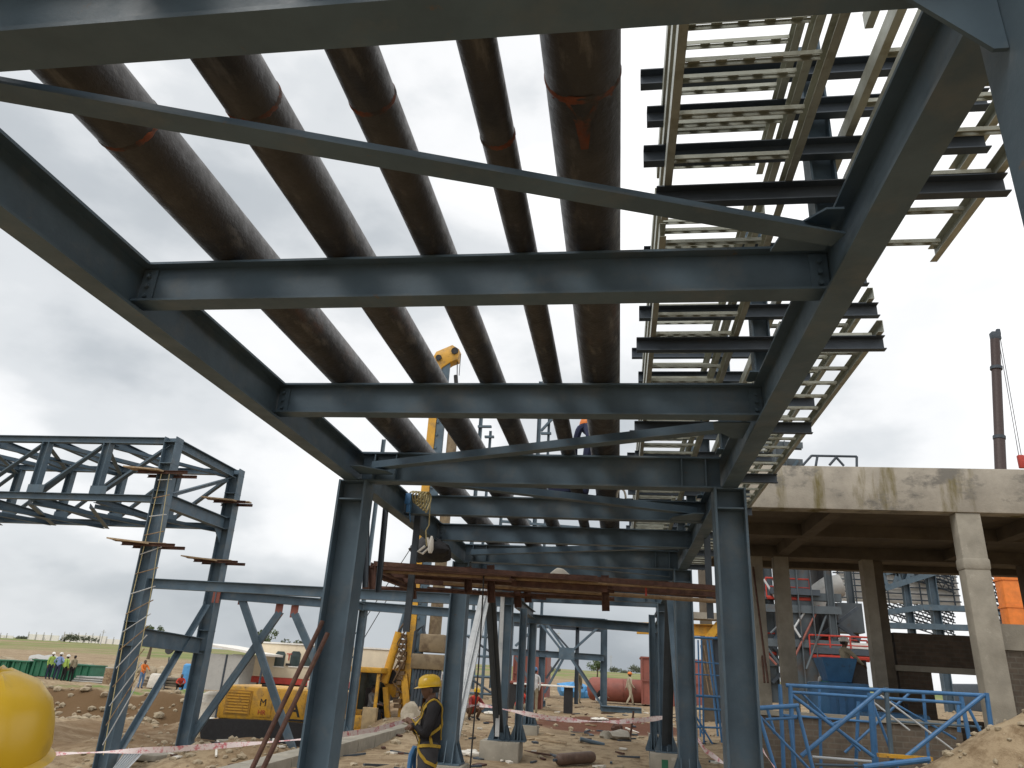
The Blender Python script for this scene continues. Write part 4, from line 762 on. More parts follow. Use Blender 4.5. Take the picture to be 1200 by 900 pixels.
for i, (x0, y0, x1, y1, Y, h, lab) in enumerate(((704, 829, 752, 836, 36, .22, 'stack of grey steel beams on the ground in front of the red vessel'), (524, 838, 572, 842, 31, .25, 'row of grey beams on the ground beyond the left column'), (590, 830, 636, 836, 36.5, .25, 'low grey beams on the ground behind the table'))):
    p, q = at(x0, y0, Y), at(x1, y1, Y); z = gz((p.x+q.x)/2, Y); mb = MB()
    for k in range(4): mb.sweep(Ipr(h, .2), (p.x, Y+k*.34, z+h/2+.02), (q.x, Y+k*.36+.1, z+h/2+.02))
    single('steel_beam_stack', mb, STEEL, lab, 'steel beams', 'stacked steel beams')
# kerb
K = [atz(262, 903, .2), atz(482, 847, .38)]; kd = (K[1]-K[0]); K[0] -= kd*.25; K[1] += kd*.3
mb = MB(); n_ = V((kd.y, -kd.x, 0)).normalized()
for i in range(14):
    a = K[0]+(K[1]-K[0])*(i/14); b = K[0]+(K[1]-K[0])*((i+1)/14-.002); mb.prism([a+n_*-.22+V((0, 0, -.9)), a+n_*.22+V((0, 0, -.9)), a+n_*.22, a+n_*-.22], b-a)
o = mb.build('kerb', CONC, bevel=.012); tag(o, kind='structure')
# barricade tape
def tape(pts, label, w=.075):
    P = [at(x, y, Y) for x, y, Y in pts]; Q = []
    for i in range(len(P)-1):
        for k in range(10): Q.append(P[i].lerp(P[i+1], k/10))
    Q.append(P[-1]); mb = MB(); vs = []
    for i, p in enumerate(Q):
        a = .5+.9*sin(i*.23); up = V((0, sin(a)*.5, cos(a)))*w/2; d = V((0, .0015, 0)); vs += [p-up-d, p+up-d, p+up+d, p-up+d]
    n = len(Q); mb.add(vs, [[i*4+j, i*4+(j+1) % 4, i*4+4+(j+1) % 4, i*4+4+j] for i in range(n-1) for j in range(4)]); return single('barrier_tape', mb, TAPE, label, 'barrier tape', 'red and white barrier tapes')
tape([(50, 884, 9.5), (130, 881, 9.8), (200, 878, 10), (300, 871, 10.4), (380, 864, 11), (440, 855, 12), (488, 841, 13), (520, 831, 14.5), (545, 828, 16.), (562, 826, 17.1)], 'red and white barrier tape on the left, sagging in front of the yellow rig')
tape([(562, 826, 17.1), (600, 833, 17.1), (640, 841, 17.1), (680, 845, 17.1), (725, 846, 17.1), (760, 843, 17.1), (785, 840, 17.1)], 'red and white barrier tape stretched between the two pedestals under the rack', .1)
tape([(811, 845, 14), (815, 862, 14), (826, 879, 14), (846, 893, 14), (858, 900, 14)], 'pale barrier tape drooping left of the near right column', .09)
tape([(846, 858, 7.2), (870, 862, 8), (888, 868, 9), (897, 884, 9.6), (908, 900, 10)], 'pink barrier tape trailing down right of the near right column', .05)
# ------------------------------------------------------------------ drilling rig
zg = -.78; rg = thing('drilling_rig', 'yellow crawler drilling rig with a tall mast and tan drill rod beyond the kerb', 'drilling rig', (-10, 25.4, zg))
body = MB().bbox((-12.85, 24.2, -.08), (-8.95, 26.9, .93)).build('engine_housing', YEL, rg, bevel=.09)
MB().bbox((-12.95, 24.16, -.26), (-7.4, 26.95, -.085)).build('deck', YEL, rg, bevel=.03)
g = MB(); g.bbox((-12.6, 24.175, .08), (-11.72, 24.198, .8))
gr_ = g.build('grille', mat('grille_ochre', (.4, .21, .03), .6, 0, .15, 4), body)
g = MB()
for k in range(8): g.bbox((-12.55, 24.15, .12+.085*k), (-11.77, 24.174, .165+.085*k))
g.build('louvre', YEL, gr_)
for x0, x1 in ((-11.6, -11.0), (-10.95, -9.9), (-9.85, -9.05)): MB().bbox((x0, 24.18, .05), (x1, 24.198, .82)).build('side_door', YEL, body, bevel=.008)
text('M', .3, BLACK, 'black_emblem', rg, (-11.3, 24.172, .38), (pi/2, 0, 0)); text('HR', .2, RED, 'red_letters', rg, (-11.3, 24.172, .12), (pi/2, 0, 0)); text('A', .75, BLACK, 'black_letter', rg, (-10.25, 24.172, .12), (pi/2, 0, .0))
MB().bbox((-10.6, 24.165, .0), (-9.1, 24.178, .06)).build('dark_stripe', BLACK, rg)
MB().bbox((-10.1, 24.6, .94), (-9.2, 25.6, 1.2)).build('white_hatch', WHITE, rg, bevel=.03); MB().bbox((-11.6, 24.5, .935), (-11.3, 24.8, 1.0)).build('filler_cap', BLACK, rg)
for y in (23.9, 26.3):
    n = 28; P = []; L = 4.6; r = .36
    for k in range(n): a = 2*pi*k/n; P.append(V((-10.6+L/2*max(-1, min(1, 1.6*cos(a)))+r*cos(a)*.6, y, zg+.4+r*sin(a))))
    MB().prism(P, (0, .6, 0)).build('crawler_track', BLACK, rg)
# cab
cab = MB(); ps = [(-8.85, 24.25), (-7.6, 24.25), (-7.6, 25.6), (-8.85, 25.6)]
for i, (x, y) in enumerate(ps): cab.sweep(Rpr(.1, .1), (x, y, -.08), (x+(.2 if x < -8 and 0 else 0), y, 1.55))
cab.bbox((-8.95, 24.15, 1.553), (-7.5, 25.7, 1.72)); cab.bbox((-8.9, 24.2, -.08), (-7.55, 24.3, .3)); cab.bbox((-8.9, 25.55, -.08), (-7.55, 25.65, .4)); cab.bbox((-8.9, 24.302, -.08), (-8.8, 25.548, .55)); cab.bbox((-8.3, 24.2, .302), (-8.2, 24.3, 1.552))
c = cab.build('cab', YEL, rg, bevel=.02); MB().bbox((-8.79, 25.58, .4), (-7.66, 25.6, 1.55)).build('rear_window', GLASS, c); MB().bbox((-8.2, 24.75, .0), (-7.75, 25.2, .42)).bbox((-8.25, 25.1, .4), (-7.75, 25.2, 1.1)).build('seat', BLACK, c, bevel=.04)
person('operator in grey sitting in the cab of the yellow drilling rig', (-7.95, 24.97, -.47), radians(75), 'sit', 'grey', 'charcoal', 'none', .98)
MB().bbox((-7.95, 24.1, -.3), (-7.5, 24.3, .55)).build('step_box', mat('beige_paint', (.4, .3, .17), .7), rg, bevel=.02)
# boom plate, cylinders, mast
A = [at(x, y, 25.2) for x, y in ((446, 796), (470, 779), (480, 772), (487, 780), (470, 812), (460, 818))]
MB().prism(A, (0, .5, 0)).build('boom_plate', YEL, rg, bevel=.02)
A = at(459, 793, 25.15); MB().lathe([(.22, -.03), (.22, .03)], A, (0, 1, 0), 24).build('pin_cover', BLACK, rg)
A, B_ = at(450, 800, 25.), at(468, 741, 25.); MB().tube(A, B_, .14, n=14).build('hydraulic_cylinder', YEL, rg); MB().tube(B_, at(478, 705, 25.1), .07, n=12).build('piston_rod', STEEL, rg)
MB().sweep(Rpr(.16, .16), at(452, 805, 25.), at(455, 850, 25.), up=(0, 1, 0)).build('front_strut', YEL, rg); MB().sweep(Rpr(.22, .22), at(474, 790, 25.1), at(480, 850, 25.1), up=(0, 1, 0)).build('front_strut', YEL, rg)
mt = at(506, 500, 25.3); mbm = at(483, 846, 25.3)
MB().sweep(Rpr(.3, .4), (-6.93, 25.3, zg), (-6.93, 25.3, 13.1)).build('mast', YEL, rg)
m = MB(); m.sweep(Cpr(.3, .12, .02), (-6.62, 25.2, zg+.2), (-6.62, 25.2, 13.0), up=(1, 0, 0))
for k in range(26): m.bbox((-6.749, 25.1, zg+.6+k*.5), (-6.68, 25.3, zg+.68+k*.5))
m.build('mast_rail', STEEL, rg)
g = MB()
for k in range(14): g.box((-7.14+.06*random.random(), 25.1, .6+.16*k+.1*random.random()), (.2*random.random()+.08, .3, .12))
for k in range(5): g.path([V((-7.0, 24.98, 1.+k*.4)), V((-7.3, 24.9, 1.3+k*.4)), V((-7.0, 24.95, 2.+k*.35))], .03, 6)
g.build('winch_and_hoses', mat('greasy_steel', (.13, .08, .04), .6, 0, .4, 6), rg)
TAN = mat('tan_drill_paint', (.22, .165, .095), .6, 0, .2, 2, (.12, .08, .045), (.48, .66), 3)
MB().lathe([(.21, 2.8), (.21, 6.6), (.19, 6.6), (.19, 10.5)], (-6.15, 25.3, 0), (0, 0, 1), 20).build('kelly_bar', TAN, rg)
MB().bbox((-6.55, 24.9, 2.28), (-5.7, 25.7, 2.85)).bbox((-6.75, 24.8, 1.75), (-5.65, 25.8, 2.22)).bbox((-6.6, 24.85, 1.2), (-5.75, 25.75, 1.45)).build('rotary_drive', TAN, rg, bevel=.04)
g = MB()
for k in range(9): g.tube((-6.6+.1*k, 24.85, .7+.2*sin(k*2)), (-6.55+.1*k, 24.9, 1.8), .05, n=8)
g.path([V((-6.75, 25, 2.1)), V((-6.7, 24.9, 2.9)), V((-6.5, 25, 3.1)), V((-6.35, 25, 2.6))], .06, 8); g.build('drive_hoses', DSTEEL, rg)
MB().lathe([(.3, zg+.1), (.3, .5), (.24, .55), (.24, 1.2)], (-6.15, 25.3, 0), (0, 0, 1), 20).build('casing_driver', RUST, rg)
# cathead
H = [at(x, y, 25.1) for x, y in ((504, 424), (511, 412), (530, 404), (538, 409), (536, 421), (528, 424), (519, 430), (508, 440))]
hd = MB().prism(H, (0, .45, 0)).build('mast_head', YEL, rg, bevel=.02)
for x, y, r in ((533, 411, .14), (514, 419, .12)): MB().lathe([(r, -.02), (r, .02)], at(x, y, 25.06), (0, 1, 0), 16).build('sheave', BLACK, hd)
A = at(536, 416, 25.3); MB().tube(A, at(535.5, 452, 25.3), .02, n=6).tube(at(534, 440, 25.3), at(535, 456, 25.3), .08, n=8).tube(at(540, 415, 25.3), at(538, 440, 25.3), .015, n=6).build('hoist_rope', BLACK, rg)
for a, b in (((483, 640), (404, 762)), ((474, 668), (404, 786))): MB().tube(at(*a, 25.6), at(*b, 25.6), .015, n=6).build('stay_rope', BLACK, rg)
p = onground(484, 838, 21.); mb = MB(); mb.rock((p.x-.05, 21, p.z+.2), .3, 21, 1.1, 3); o = single('jumbo_bag', mb, mat('dusty_sack', (.4, .35, .27), .9, 0, .2, 8, (.28, .23, .17), (.5, .7), 4), 'big cream cloth bag slumped beside the rig behind the worker in the dark jacket', 'bag')
p = at(490, 787, 60.); mb = MB().box(p+V((0, 0, -.1)), (1.7, .8, .6), taper=.85); mb.box(p+V((-.5, -.1, -.7)), (.3, .3, .6)).box(p+V((.5, -.1, -.7)), (.3, .3, .6)); single('orange_machine', mb, ORAN, 'small orange machine far behind the rig mast', 'machine', bevel=.05)
# ------------------------------------------------------------------ trailer, shed, cabin on the left
zt = gz(-15, 38); tl = thing('site_trailer', 'cream site trailer with a red band and two dark windows behind the yellow rig', 'trailer', (-15, 38, zt))
tb_ = MB().bbox((-18.6, 38, .95), (-11.2, 40.5, 2.55)).build('body', CREAM, tl, bevel=.03)
MB().bbox((-18.62, 37.985, .66), (-11.18, 40.51, .945)).build('red_band', RED, tl)
MB().bbox((-18.7, 37.95, 2.555), (-11.1, 40.55, 2.63)).build('roof', WHITE, tl)
for px_ in (327, 345, 362, 395):
    c = at(px_+1, 772, 37.98); w = MB(); pts = [V((c.x+x, 37.97, c.z+z)) for x, z in ((-.26, -.36), (.26, -.36), (.26, .25), (.17, .36), (-.17, .36), (-.26, .25))]; w.prism(pts, (0, .025, 0)); o = w.build('window', GLASS, tb_)
    MB().bbox((c.x-.31, 37.955, c.z-.41), (c.x+.31, 37.969, c.z-.362)).build('sill', WHITE, o)
text('T', .5, RED, 'red_letter', tl, at(338, 774, 37.97), (pi/2, 0, 0)); MB().bbox(at(334.5, 780, 37.97), at(341, 777.5, 37.96)).build('nameplate', BLACK, tl)
MB().bbox((-18.4, 38.2, zt+.35), (-11.4, 40.3, .655)).build('chassis', BLACK, tl)
for x in (-17.2, -16.3, -12.6): MB().lathe([(.25, -.12), (.4, -.1), (.4, .1), (.25, .12)], (x, 38.15, zt+.4), (0, 1, 0), 20).build('wheel', BLACK, tl)
zs = gz(-19, 36); sh = thing('open_shed', 'open shed with a white edged roof left of the cream trailer', 'shed', (-19, 36.5, zs))
a, b = at(233, 753, 36.), at(312, 767, 36.)
MB().prism([(a.x, 35.8, a.z-.08), (b.x, 35.8, b.z-.08), (b.x, 35.8, b.z+.02), (a.x, 35.8, a.z+.02)], (0, 4, 0)).build('roof', WHITE, sh)
MB().bbox((a.x+.05, 39.5, zs), (b.x-.05, 39.7, 1.95)).build('back_wall', GREYS, sh); MB().bbox((a.x+.05, 36.0, zs+1.6), (b.x-1.2, 36.06, 1.9)).build('front_panel', GREYS, sh)
for x in (a.x+.1, (a.x+b.x)/2-.2, b.x-.1): MB().tube((x, 36, zs-.1), (x, 36, 1.9), .05, n=8).build('post', DSTEEL, sh)
c = at(254, 784, 37.); wt = thing('white_tank', 'bulging white tank under the open shed', 'tank', (c.x, 37, zs)); MB().lathe([(.2, 0), (.7, .03), (.75, .3), (.7, .8), (.75, 1.), (.6, 1.35), (.25, 1.5)], (c.x, 37.2, zs), n=24).build('tank_shell', CLOTHW, wt)
c = at(294, 784, 35.5); cbn = thing('white_cabin', 'grey white cabin between the shed and the trailer', 'cabin', (c.x, 35.5, zs)); MB().bbox((c.x-.75, 35.5, zs-.05), (c.x+.75, 37, zs+1.75)).build('wall', CHALK, cbn, bevel=.02); MB().bbox((c.x-.8, 35.45, zs+1.752), (c.x+.8, 37.05, zs+1.82)).build('roof', WHITE, cbn); MB().bbox((c.x-.78, 35.47, zs+.7), (c.x+.78, 35.498, zs+.74)).build('rail', GREYS, cbn)
for i, (x, y, w, m, lab) in enumerate(((251, 799, .25, WOOD, 'small wooden crate before the open shed'), (257, 799, .2, WHITE, 'white drum before the open shed'))):
    c = onground(x, y, 34.5); single('crate' if i == 0 else 'small_drum', MB().box(c+V((0, 0, .22)), (.4, .4, .45)) if i == 0 else MB().lathe([(.1, 0), (.17, .02), (.17, .42), (.1, .46)], c, n=16), m, lab, 'crate' if i == 0 else 'drum', bevel=.015 if i == 0 else 0)
# bags, slabs, skips along the bank
for k in range(5):
    c = at(8+24*k, 786, 50.5); z = gz(c.x, 50.5); lab = ('leftmost of the row of dark green skips at the frame edge', 'second dark green skip from the left', 'middle one of the dark green skips, left of the standing men', 'dark green skip right behind the standing men', 'rightmost dark green skip, next to the grey slabs')[k]
    t = thing('green_skip', lab, 'skip', (c.x, 50.5, z), 0, 'green skips in a row'); m = MB()
    m.add([V((c.x+sx*(.74 if zz < .1 else .66+.0*sx), 50.5+sy*.8, z+zz)) for zz in (0, 1.) for sx, sy in ((-1, -1), (1, -1), (1, 1), (-1, 1))], [(0, 1, 5, 4), (1, 2, 6, 5), (2, 3, 7, 6), (3, 0, 4, 7), (0, 3, 2, 1), (4, 5, 6, 7)]); m.build('tub', GREEN, t)
    for q in (-.5, 0, .5): MB().bbox((c.x+q-.05, 49.62, z+.05), (c.x+q+.05, 49.695, z+.98)).build('rib', GREEN, t)
    MB().bbox((c.x-.74, 49.6, z+1.002), (c.x+.74, 51.4, z+1.08)).build('rim', GREEN, t)
for x0, x1, y0, Y, h, lab in ((86, 134, 788, 49, .42, 'long grey slab stack right of the green skips'), (84, 120, 783, 51, .95, 'grey slabs behind the standing men'), (168, 236, 790, 48, .55, 'long dark grey slab stack behind the tower legs')):
    p, q = at(x0, y0, Y), at(x1, y0, Y); z = gz(p.x, Y); mb = MB()
    for k in range(3): mb.bbox((p.x+.1*k, Y+.05*k, z+h*k/3+.01), (q.x-.12*k, Y+1.6, z+h*(k+1)/3-.03))
    single('slab_stack', mb, GREYS if Y != 48 else CONCD, lab, 'slabs', 'stacked slabs by the bank', bevel=.02)
c = onground(129, 797, 46.5); t = thing('brown_drum', 'brown steel drum at the edge of the bank', 'drum', c); MB().lathe([(.3, 0), (.42, .01), (.42, .3), (.44, .32), (.42, .34), (.42, .62), (.44, .64), (.42, .66), (.42, .98), (.36, .96)], c, n=24).build('drum_shell', BAMB, t)
c = onground(52, 778, 62); single('tarpaulin_pile', MB().rock(c+V((0, 0, .3)), 1.5, 31, .75, 3), GREYS, 'grey covered heap behind the green skips', 'heap')
boul = []
for i in range(26):
    x = random.choice([random.uniform(2, 36), random.uniform(75, 160), random.uniform(150, 235)]); Y = random.uniform(54, 68); c = at(x, 780, Y); boul.append((c.x, Y, random.uniform(.3, .95)))
for i, (x, y, r) in enumerate(boul): single('boulder', MB().rock((x, y, gz(x, y)+r*.25), r, 50+i, .75, 2), ROCK, 'pale boulder on the far side of the green skips and slabs', 'boulder', 'pale boulders heaped behind the skips')
c = onground(132, 797, 43.5); single('chalk_lump', MB().rock(c+V((.2, 0, .1)), .3, 77, .8, 2), CLOTHW, 'white lump lying at the foot of the brown drum', 'lump')
c = at(200, 770, 47.); z = gz(c.x, 47); t = thing('flood_lamp', 'small flood lamp on a post between the tower legs', 'lamp', (c.x, 47, z)); MB().tube((c.x, 47, z-.1), (c.x-.1, 47, c.z), .04).build('post', DSTEEL, t); MB().lathe([(.1, -.1), (.3, .1), (.3, .16)], at(200, 762, 47.), (0, -1, .3), 14).build('lamp_head', BLACK, t)
c = onground(220, 797, 47); t = thing('blue_barrel', 'bright blue barrel beside the right tower leg', 'barrel', c); MB().lathe([(.3, 0), (.42, .05), (.44, .5), (.42, 1.5), (.3, 1.6)], c, n=18).build('barrel_shell', TARP, t)
c = onground(180, 797, 47.5); single('white_sack', MB().box(c+V((.2, 0, .45)), (.9, .7, .9), taper=.8), CLOTHW, 'white cube shaped sack between the tower legs', 'sack', bevel=.12)
# pale angles stacked by the tower leg
t = thing('pale_angle_bundle', 'bundle of pale steel angles leaning on the soil beside the tower leg base', 'angle bundle', (-10.5, 17, -.8))
for k in range(6):
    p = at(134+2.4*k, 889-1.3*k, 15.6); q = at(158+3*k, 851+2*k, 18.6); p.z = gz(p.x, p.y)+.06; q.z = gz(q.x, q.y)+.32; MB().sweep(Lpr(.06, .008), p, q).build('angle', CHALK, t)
for i, (x, y, w, lab) in enumerate(((232, 893, .8, 'broken concrete slab on the soil left of the kerb'), (180, 893, .9, 'flat concrete slab before the tower leg base'), (270, 885, .6, 'small grey slab beside the kerb'))):
    a = atz(x, y, -.4); a = atz(x, y, gz(a.x, a.y)); tag(MB().box((a.x, a.y, gz(a.x, a.y)+.05), (w*1.3, w, .14), Matrix.Rotation(.5+i, 3, 'Z')).build('concrete_slab', CONC, None, bevel=.02), lab, 'slab')
a = at(408, 790, 62.); gw = thing('grey_site_wall', 'long grey site wall far behind the rig cab', 'wall', (a.x, 62, gz(a.x, 62))); p, q = at(372, 764, 62.), at(436, 770, 62.); MB().bbox((p.x, 62, gz(p.x, 62)-.2), (q.x, 62.3, p.z-.3)).build('wall_sheet', GREYS, gw)
for k in range(6): x = p.x+(q.x-p.x)*k/5; MB().bbox((x-.08, 61.9, gz(x, 62)-.1), (x+.08, 61.995, p.z-.3)).build('post', DSTEEL, gw)
p, q = at(431, 776, 66.), at(470, 779, 66.); wb = thing('white_roofed_shed', 'low white roofed shed far behind the rig boom', 'shed', (p.x, 66, gz(p.x, 66))); z = gz(p.x, 66); MB().bbox((p.x, 66, z-.1), (q.x, 69, p.z-.15)).build('wall', GREYS, wb); MB().bbox((p.x-.2, 65.8, p.z-.148), (q.x+.2, 69.2, p.z+.12)).build('roof', WHITE, wb)
for k in range(5): x = p.x+.3+(q.x-p.x)*k/5; MB().bbox((x, 65.97, z+.6), (x+.35, 65.995, z+1.1)).build('window', GLASS, wb)
# ------------------------------------------------------------------ boiler house and lattice on the right
BSTEEL = mat('dusty_dark_steel', (.075, .095, .11), .6, 0, .25, 1.2, (.1, .07, .05), (.55, .7), .8)
bh = thing('boiler_structure', 'tall steel boiler structure with red railings and a dark duct behind the concrete building', 'steel structure', (12, 45, .8))
def bar(px0, py0, px1, py1, Y, w, m=STEEL, nm='column', h=None, par=bh): return MB().sweep(Ipr(h or w, w, .03, .04) if w > .18 else Rpr(w, w), at(px0, py0, Y), at(px1, py1, Y), up=(0, 1, 0)).build(nm, m, par)
for px_, top, Y, w in ((882, 600, 44, .3), (907, 470, 44, .55), (924, 505, 47, .5), (936, 518, 43, .6), (951, 560, 43, .75), (972, 600, 48, .4), (983, 640, 43, .35), (899, 500, 49, .35), (1008, 640, 49, .4)):
    a = at(px_, top, Y); b = at(px_, 800, Y); MB().sweep(Ipr(w, w*.9, .03, .04), (b.x, Y, gz(b.x, Y)-.2), (b.x, Y, a.z), up=(1, 0, 0)).build('column', BSTEEL, bh)
for y0, Y in ((540, 44), (575, 44), (697, 43.2), (712, 43), (752, 43), (775, 44), (640, 45), (520, 46)): bar(880, y0, 985 if y0 > 600 else 940, y0+(4 if y0 > 600 else 3), Y, .4, BSTEEL, 'floor_beam')
for a in ((900, 540, 935, 575), (935, 540, 905, 575), (902, 705, 950, 752), (948, 700, 905, 752), (905, 757, 950, 800), (948, 757, 905, 800), (900, 600, 940, 640), (940, 600, 900, 640), (952, 712, 1008, 750), (1005, 712, 955, 750)): bar(*a, 43.8, .16, DSTEEL if a[1] > 700 else STEEL, 'brace')
def railing(x0, x1, yt, Y, hpx, nm='red_railing'):
    p = at(x0, yt, Y); q = at(x1, yt+(x1-x0)*.045, Y); h = 1.05; m = MB()
    for k, r in ((0, .05), (-.45, .035), (-h, .1)): m.tube(p+V((0, 0, k)), q+V((0, 0, k)), r, n=6)
    n = max(2, int((q-p).length/.9))
    for k in range(n+1): c = p.lerp(q, k/n); m.tube(c, c-V((0, 0, h)), .045, n=6)
    m.build(nm, RED, bh)
railing(897, 948, 677, 43, 20); railing(897, 948, 679, 45.5, 20); railing(948, 1020, 744, 42.8, 20); railing(950, 1016, 748, 46, 20); railing(898, 945, 742, 44, 20)
MB().box(at(925, 697, 44.2), (2.6, 3., .3)).build('platform_floor', DSTEEL, bh); MB().box(at(983, 765, 44.2), (3.6, 3., .3)).build('platform_floor', DSTEEL, bh)
p, q = at(955, 640, 46.), at(979, 752, 46.); MB().bbox((p.x, 46, q.z), (q.x, 48, p.z+2)).build('dark_duct', BLACK, bh, bevel=.05)
MB().path([at(957, 716, 45.2)+V((0, 0, .1)), at(958, 705, 45.2), at(963, 694, 45.2), at(972, 688, 45.2), at(985, 686, 45.2)], .62, 20).build('grey_elbow', GREYS, bh)
MB().box(at(968, 727, 45.3), (1.1, 1.2, 1.9)).build('dark_fan_housing', BLACK, bh, bevel=.1)
p, q = at(977, 640, 55.), at(1016, 705, 55.); m = MB().bbox((p.x, 55, q.z), (q.x+6, 55.2, p.z)).build('white_cladding', WHITE, bh)
g = MB()
for k in range(9): z = q.z+(p.z-q.z)*(k+.5)/9; g.bbox((p.x-.3, 54.8, z-.04), (q.x+6, 54.9, z+.04))
for k in range(9): x = p.x+k*1.05; g.bbox((x-.035, 54.7, q.z-.2), (x+.035, 54.795, p.z))
g.build('scaffold_grid', DSTEEL, m)
for (x0, y0, x1, y1, Y, m_) in ((884, 757, 906, 830, 46, BSTEEL), (955, 766, 1022, 835, 45.5, BLACK), (908, 715, 947, 745, 47, BSTEEL), (981, 706, 1014, 742, 47.5, BSTEEL), (878, 640, 900, 690, 48, BSTEEL), (905, 600, 948, 660, 48.5, BSTEEL)):  # dark casing added to darken the gaps behind the slab
    p, q = at(x0, y0, Y), at(x1, y1, Y); MB().bbox((p.x, Y, max(q.z, gz(q.x, Y)-.1)), (q.x, Y+1.5, p.z)).build('added_dark_casing', m_, bh)
for k in range(7): p = at(903+7*k, 742+(k*37) % 60, 42.6); MB().tube(p, p+V((1.6*(-1)**k, .4, 1.5+.3*k)), .06, n=6).build('loose_pipe', (BSTEEL, OXIDE, CHALK)[k % 3], bh)
MB().box(at(1000, 757, 44.), (2.4, .6, .3)).build('white_pipe_bundle', WHITE, bh); MB().lathe([(.02, -.75), (.5, -.7), (.62, -.3), (.62, .6), (.45, .8)], at(1063, 803, 40.), (.4, 1, .3), 20).build('grey_drum', GREYS, bh)
for x, y in ((1048, 792), (1058, 795), (1070, 798)): bar(x, y, x+2, y+32, 40, .2, STEEL, 'small_post')
bp_ = at(877, 700, 26.)
for k, (x0, x1) in enumerate(((874, 890), (877, 886))): tag(MB().tube(at(x0, 600, 22.+k), at(x1+10, 800, 20.+k), .028, n=8).build('bamboo_pole', RUST), ('nearer rusty pole leaning in the left bay of the concrete building', 'farther rusty pole leaning in the left bay of the concrete building')[k], 'pole', 'rusty poles in the left bay')
ls = thing('lattice_hall', 'half built steel hall of dense lattice trusses through the right bays', 'steel hall', (25, 52, .8))
for px_, top, w in ((1038, 655, .5), (1071, 650, .4), (1103, 648, .5), (1158, 640, .5), (1198, 645, .6), (1225, 645, .6)):
    a = at(px_, top-30, 52.); b = at(px_+6, 800, 52.); MB().sweep(Ipr(w, w, .04, .05), (b.x, 52, gz(b.x, 52)-.2), (b.x, 52, a.z), up=(1, 0, 0)).build('column', STEEL, ls)
for a in ((1036, 690, 1105, 668), (1036, 672, 1105, 648), (1036, 718, 1080, 712), (1080, 712, 1210, 716), (1036, 733, 1210, 738), (1150, 716, 1225, 722)):
    MB().sweep(Ipr(.5, .35, .03, .05), at(*a[:2], 51.8), at(*a[2:], 51.8), up=(0, 1, 0)).build('beam', STEEL, ls)
rd = random.Random(5)
for k in range(9): x = 1040+7.6*k; MB().sweep(Rpr(.22, .12), at(x, 688-2.4*k, 51.7), at(x+5*(1 if k % 2 else -1), 672-2.5*k, 51.7), up=(0, 1, 0)).build('truss_web', STEEL, ls)
def lattice(px0, px1, py0, py1, Y, n, nm):
    for k in range(n):
        y = py0+(py1-py0)*(k+.5)/n; m = MB(); s = 1 if k % 2 else -1
        p, q = at(px0, y-6, Y+k*.35), at(px1, y+22, Y+k*.35); m.tube(p, q, .06, n=6); m.tube(p+V((0, 0, -.6)), q+V((0, 0, -.6)), .045, n=6)
        N = 9
        for j in range(N): u, v = p.lerp(q, j/N), p.lerp(q, (j+.5)/N); w = p.lerp(q, (j+1)/N); m.tube(u, v+V((0, 0, -.6)), .035, n=4); m.tube(v+V((0, 0, -.6)), w, .035, n=4)
        m.build(nm, DSTEEL, ls)
lattice(1030, 1118, 645, 722, 54, 11, 'roof_truss'); lattice(1140, 1225, 640, 716, 54, 11, 'roof_truss')
oc = thing('orange_crane_mast', 'bright orange crane boom rising behind the concrete tie beam on the right', 'crane mast', (18.9, 40, 1))
p = at(1172, 640, 40.); q = at(1190, 745, 40.); xa = q.x+.1; MB().bbox((xa-.42, 39.6, gz(xa, 40)), (xa+.42, 40.4, 9.6)).build('boom_box', ORAN, oc, bevel=.04)
for z in (3.2, 4.9, 6.1, 7.4, 8.6): MB().bbox((xa-.46, 39.56, z), (xa+.46, 40.44, z+.1)).build('collar', ORAN, oc)
MB().bbox((xa-1.2, 39, gz(xa, 40)-.1), (xa+1.2, 41.5, 2.2)).build('carrier', ORAN, oc, bevel=.1)
cr = thing('telescopic_crane', 'dark brown telescopic crane boom standing against the sky behind the concrete roof', 'crane boom', (40, 80, 1))
c1, c0 = at(1166, 398, 80.), at(1172.5, 548, 80.); ca = (c1-c0).normalized(); c00 = c0-ca*((c0.z-3)/ca.z); bx = c1.x; Lc = (c1-c00).length
MB().lathe([(.62, 0), (.62, Lc*.42), (.54, Lc*.425), (.54, Lc*.68), (.47, Lc*.685), (.47, Lc)], c00, ca, 12).build('boom_section', mat('crane_brown', (.05, .032, .03), .6), cr)
for k in (.42, .68, .9): MB().lathe([(.6, Lc*k), (.6, Lc*k+.35)], c00, ca, 12).build('boom_collar', DSTEEL, cr)
MB().box(c1+V((.1, 0, .4)), (.9, .8, 1.)).box(c1+V((.5, 0, .9)), (.4, .4, .8)).build('boom_head', DSTEEL, cr, bevel=.1)
MB().tube(c1+V((.6, 0, .6)), at(1198, 540, 80.), .035, n=5).tube(c1+V((.4, 0, .6)), at(1195, 540, 80.), .035, n=5).build('hoist_rope', BLACK, cr); MB().box(at(1197, 541, 80.), (.6, .5, 1.4)).build('hook_block', RED, cr, bevel=.1)
MB().bbox((c00.x-2.5, 77, gz(bx, 80)-.1), (c00.x+2.5, 88, 3.4)).build('carrier', DSTEEL, cr, bevel=.2)
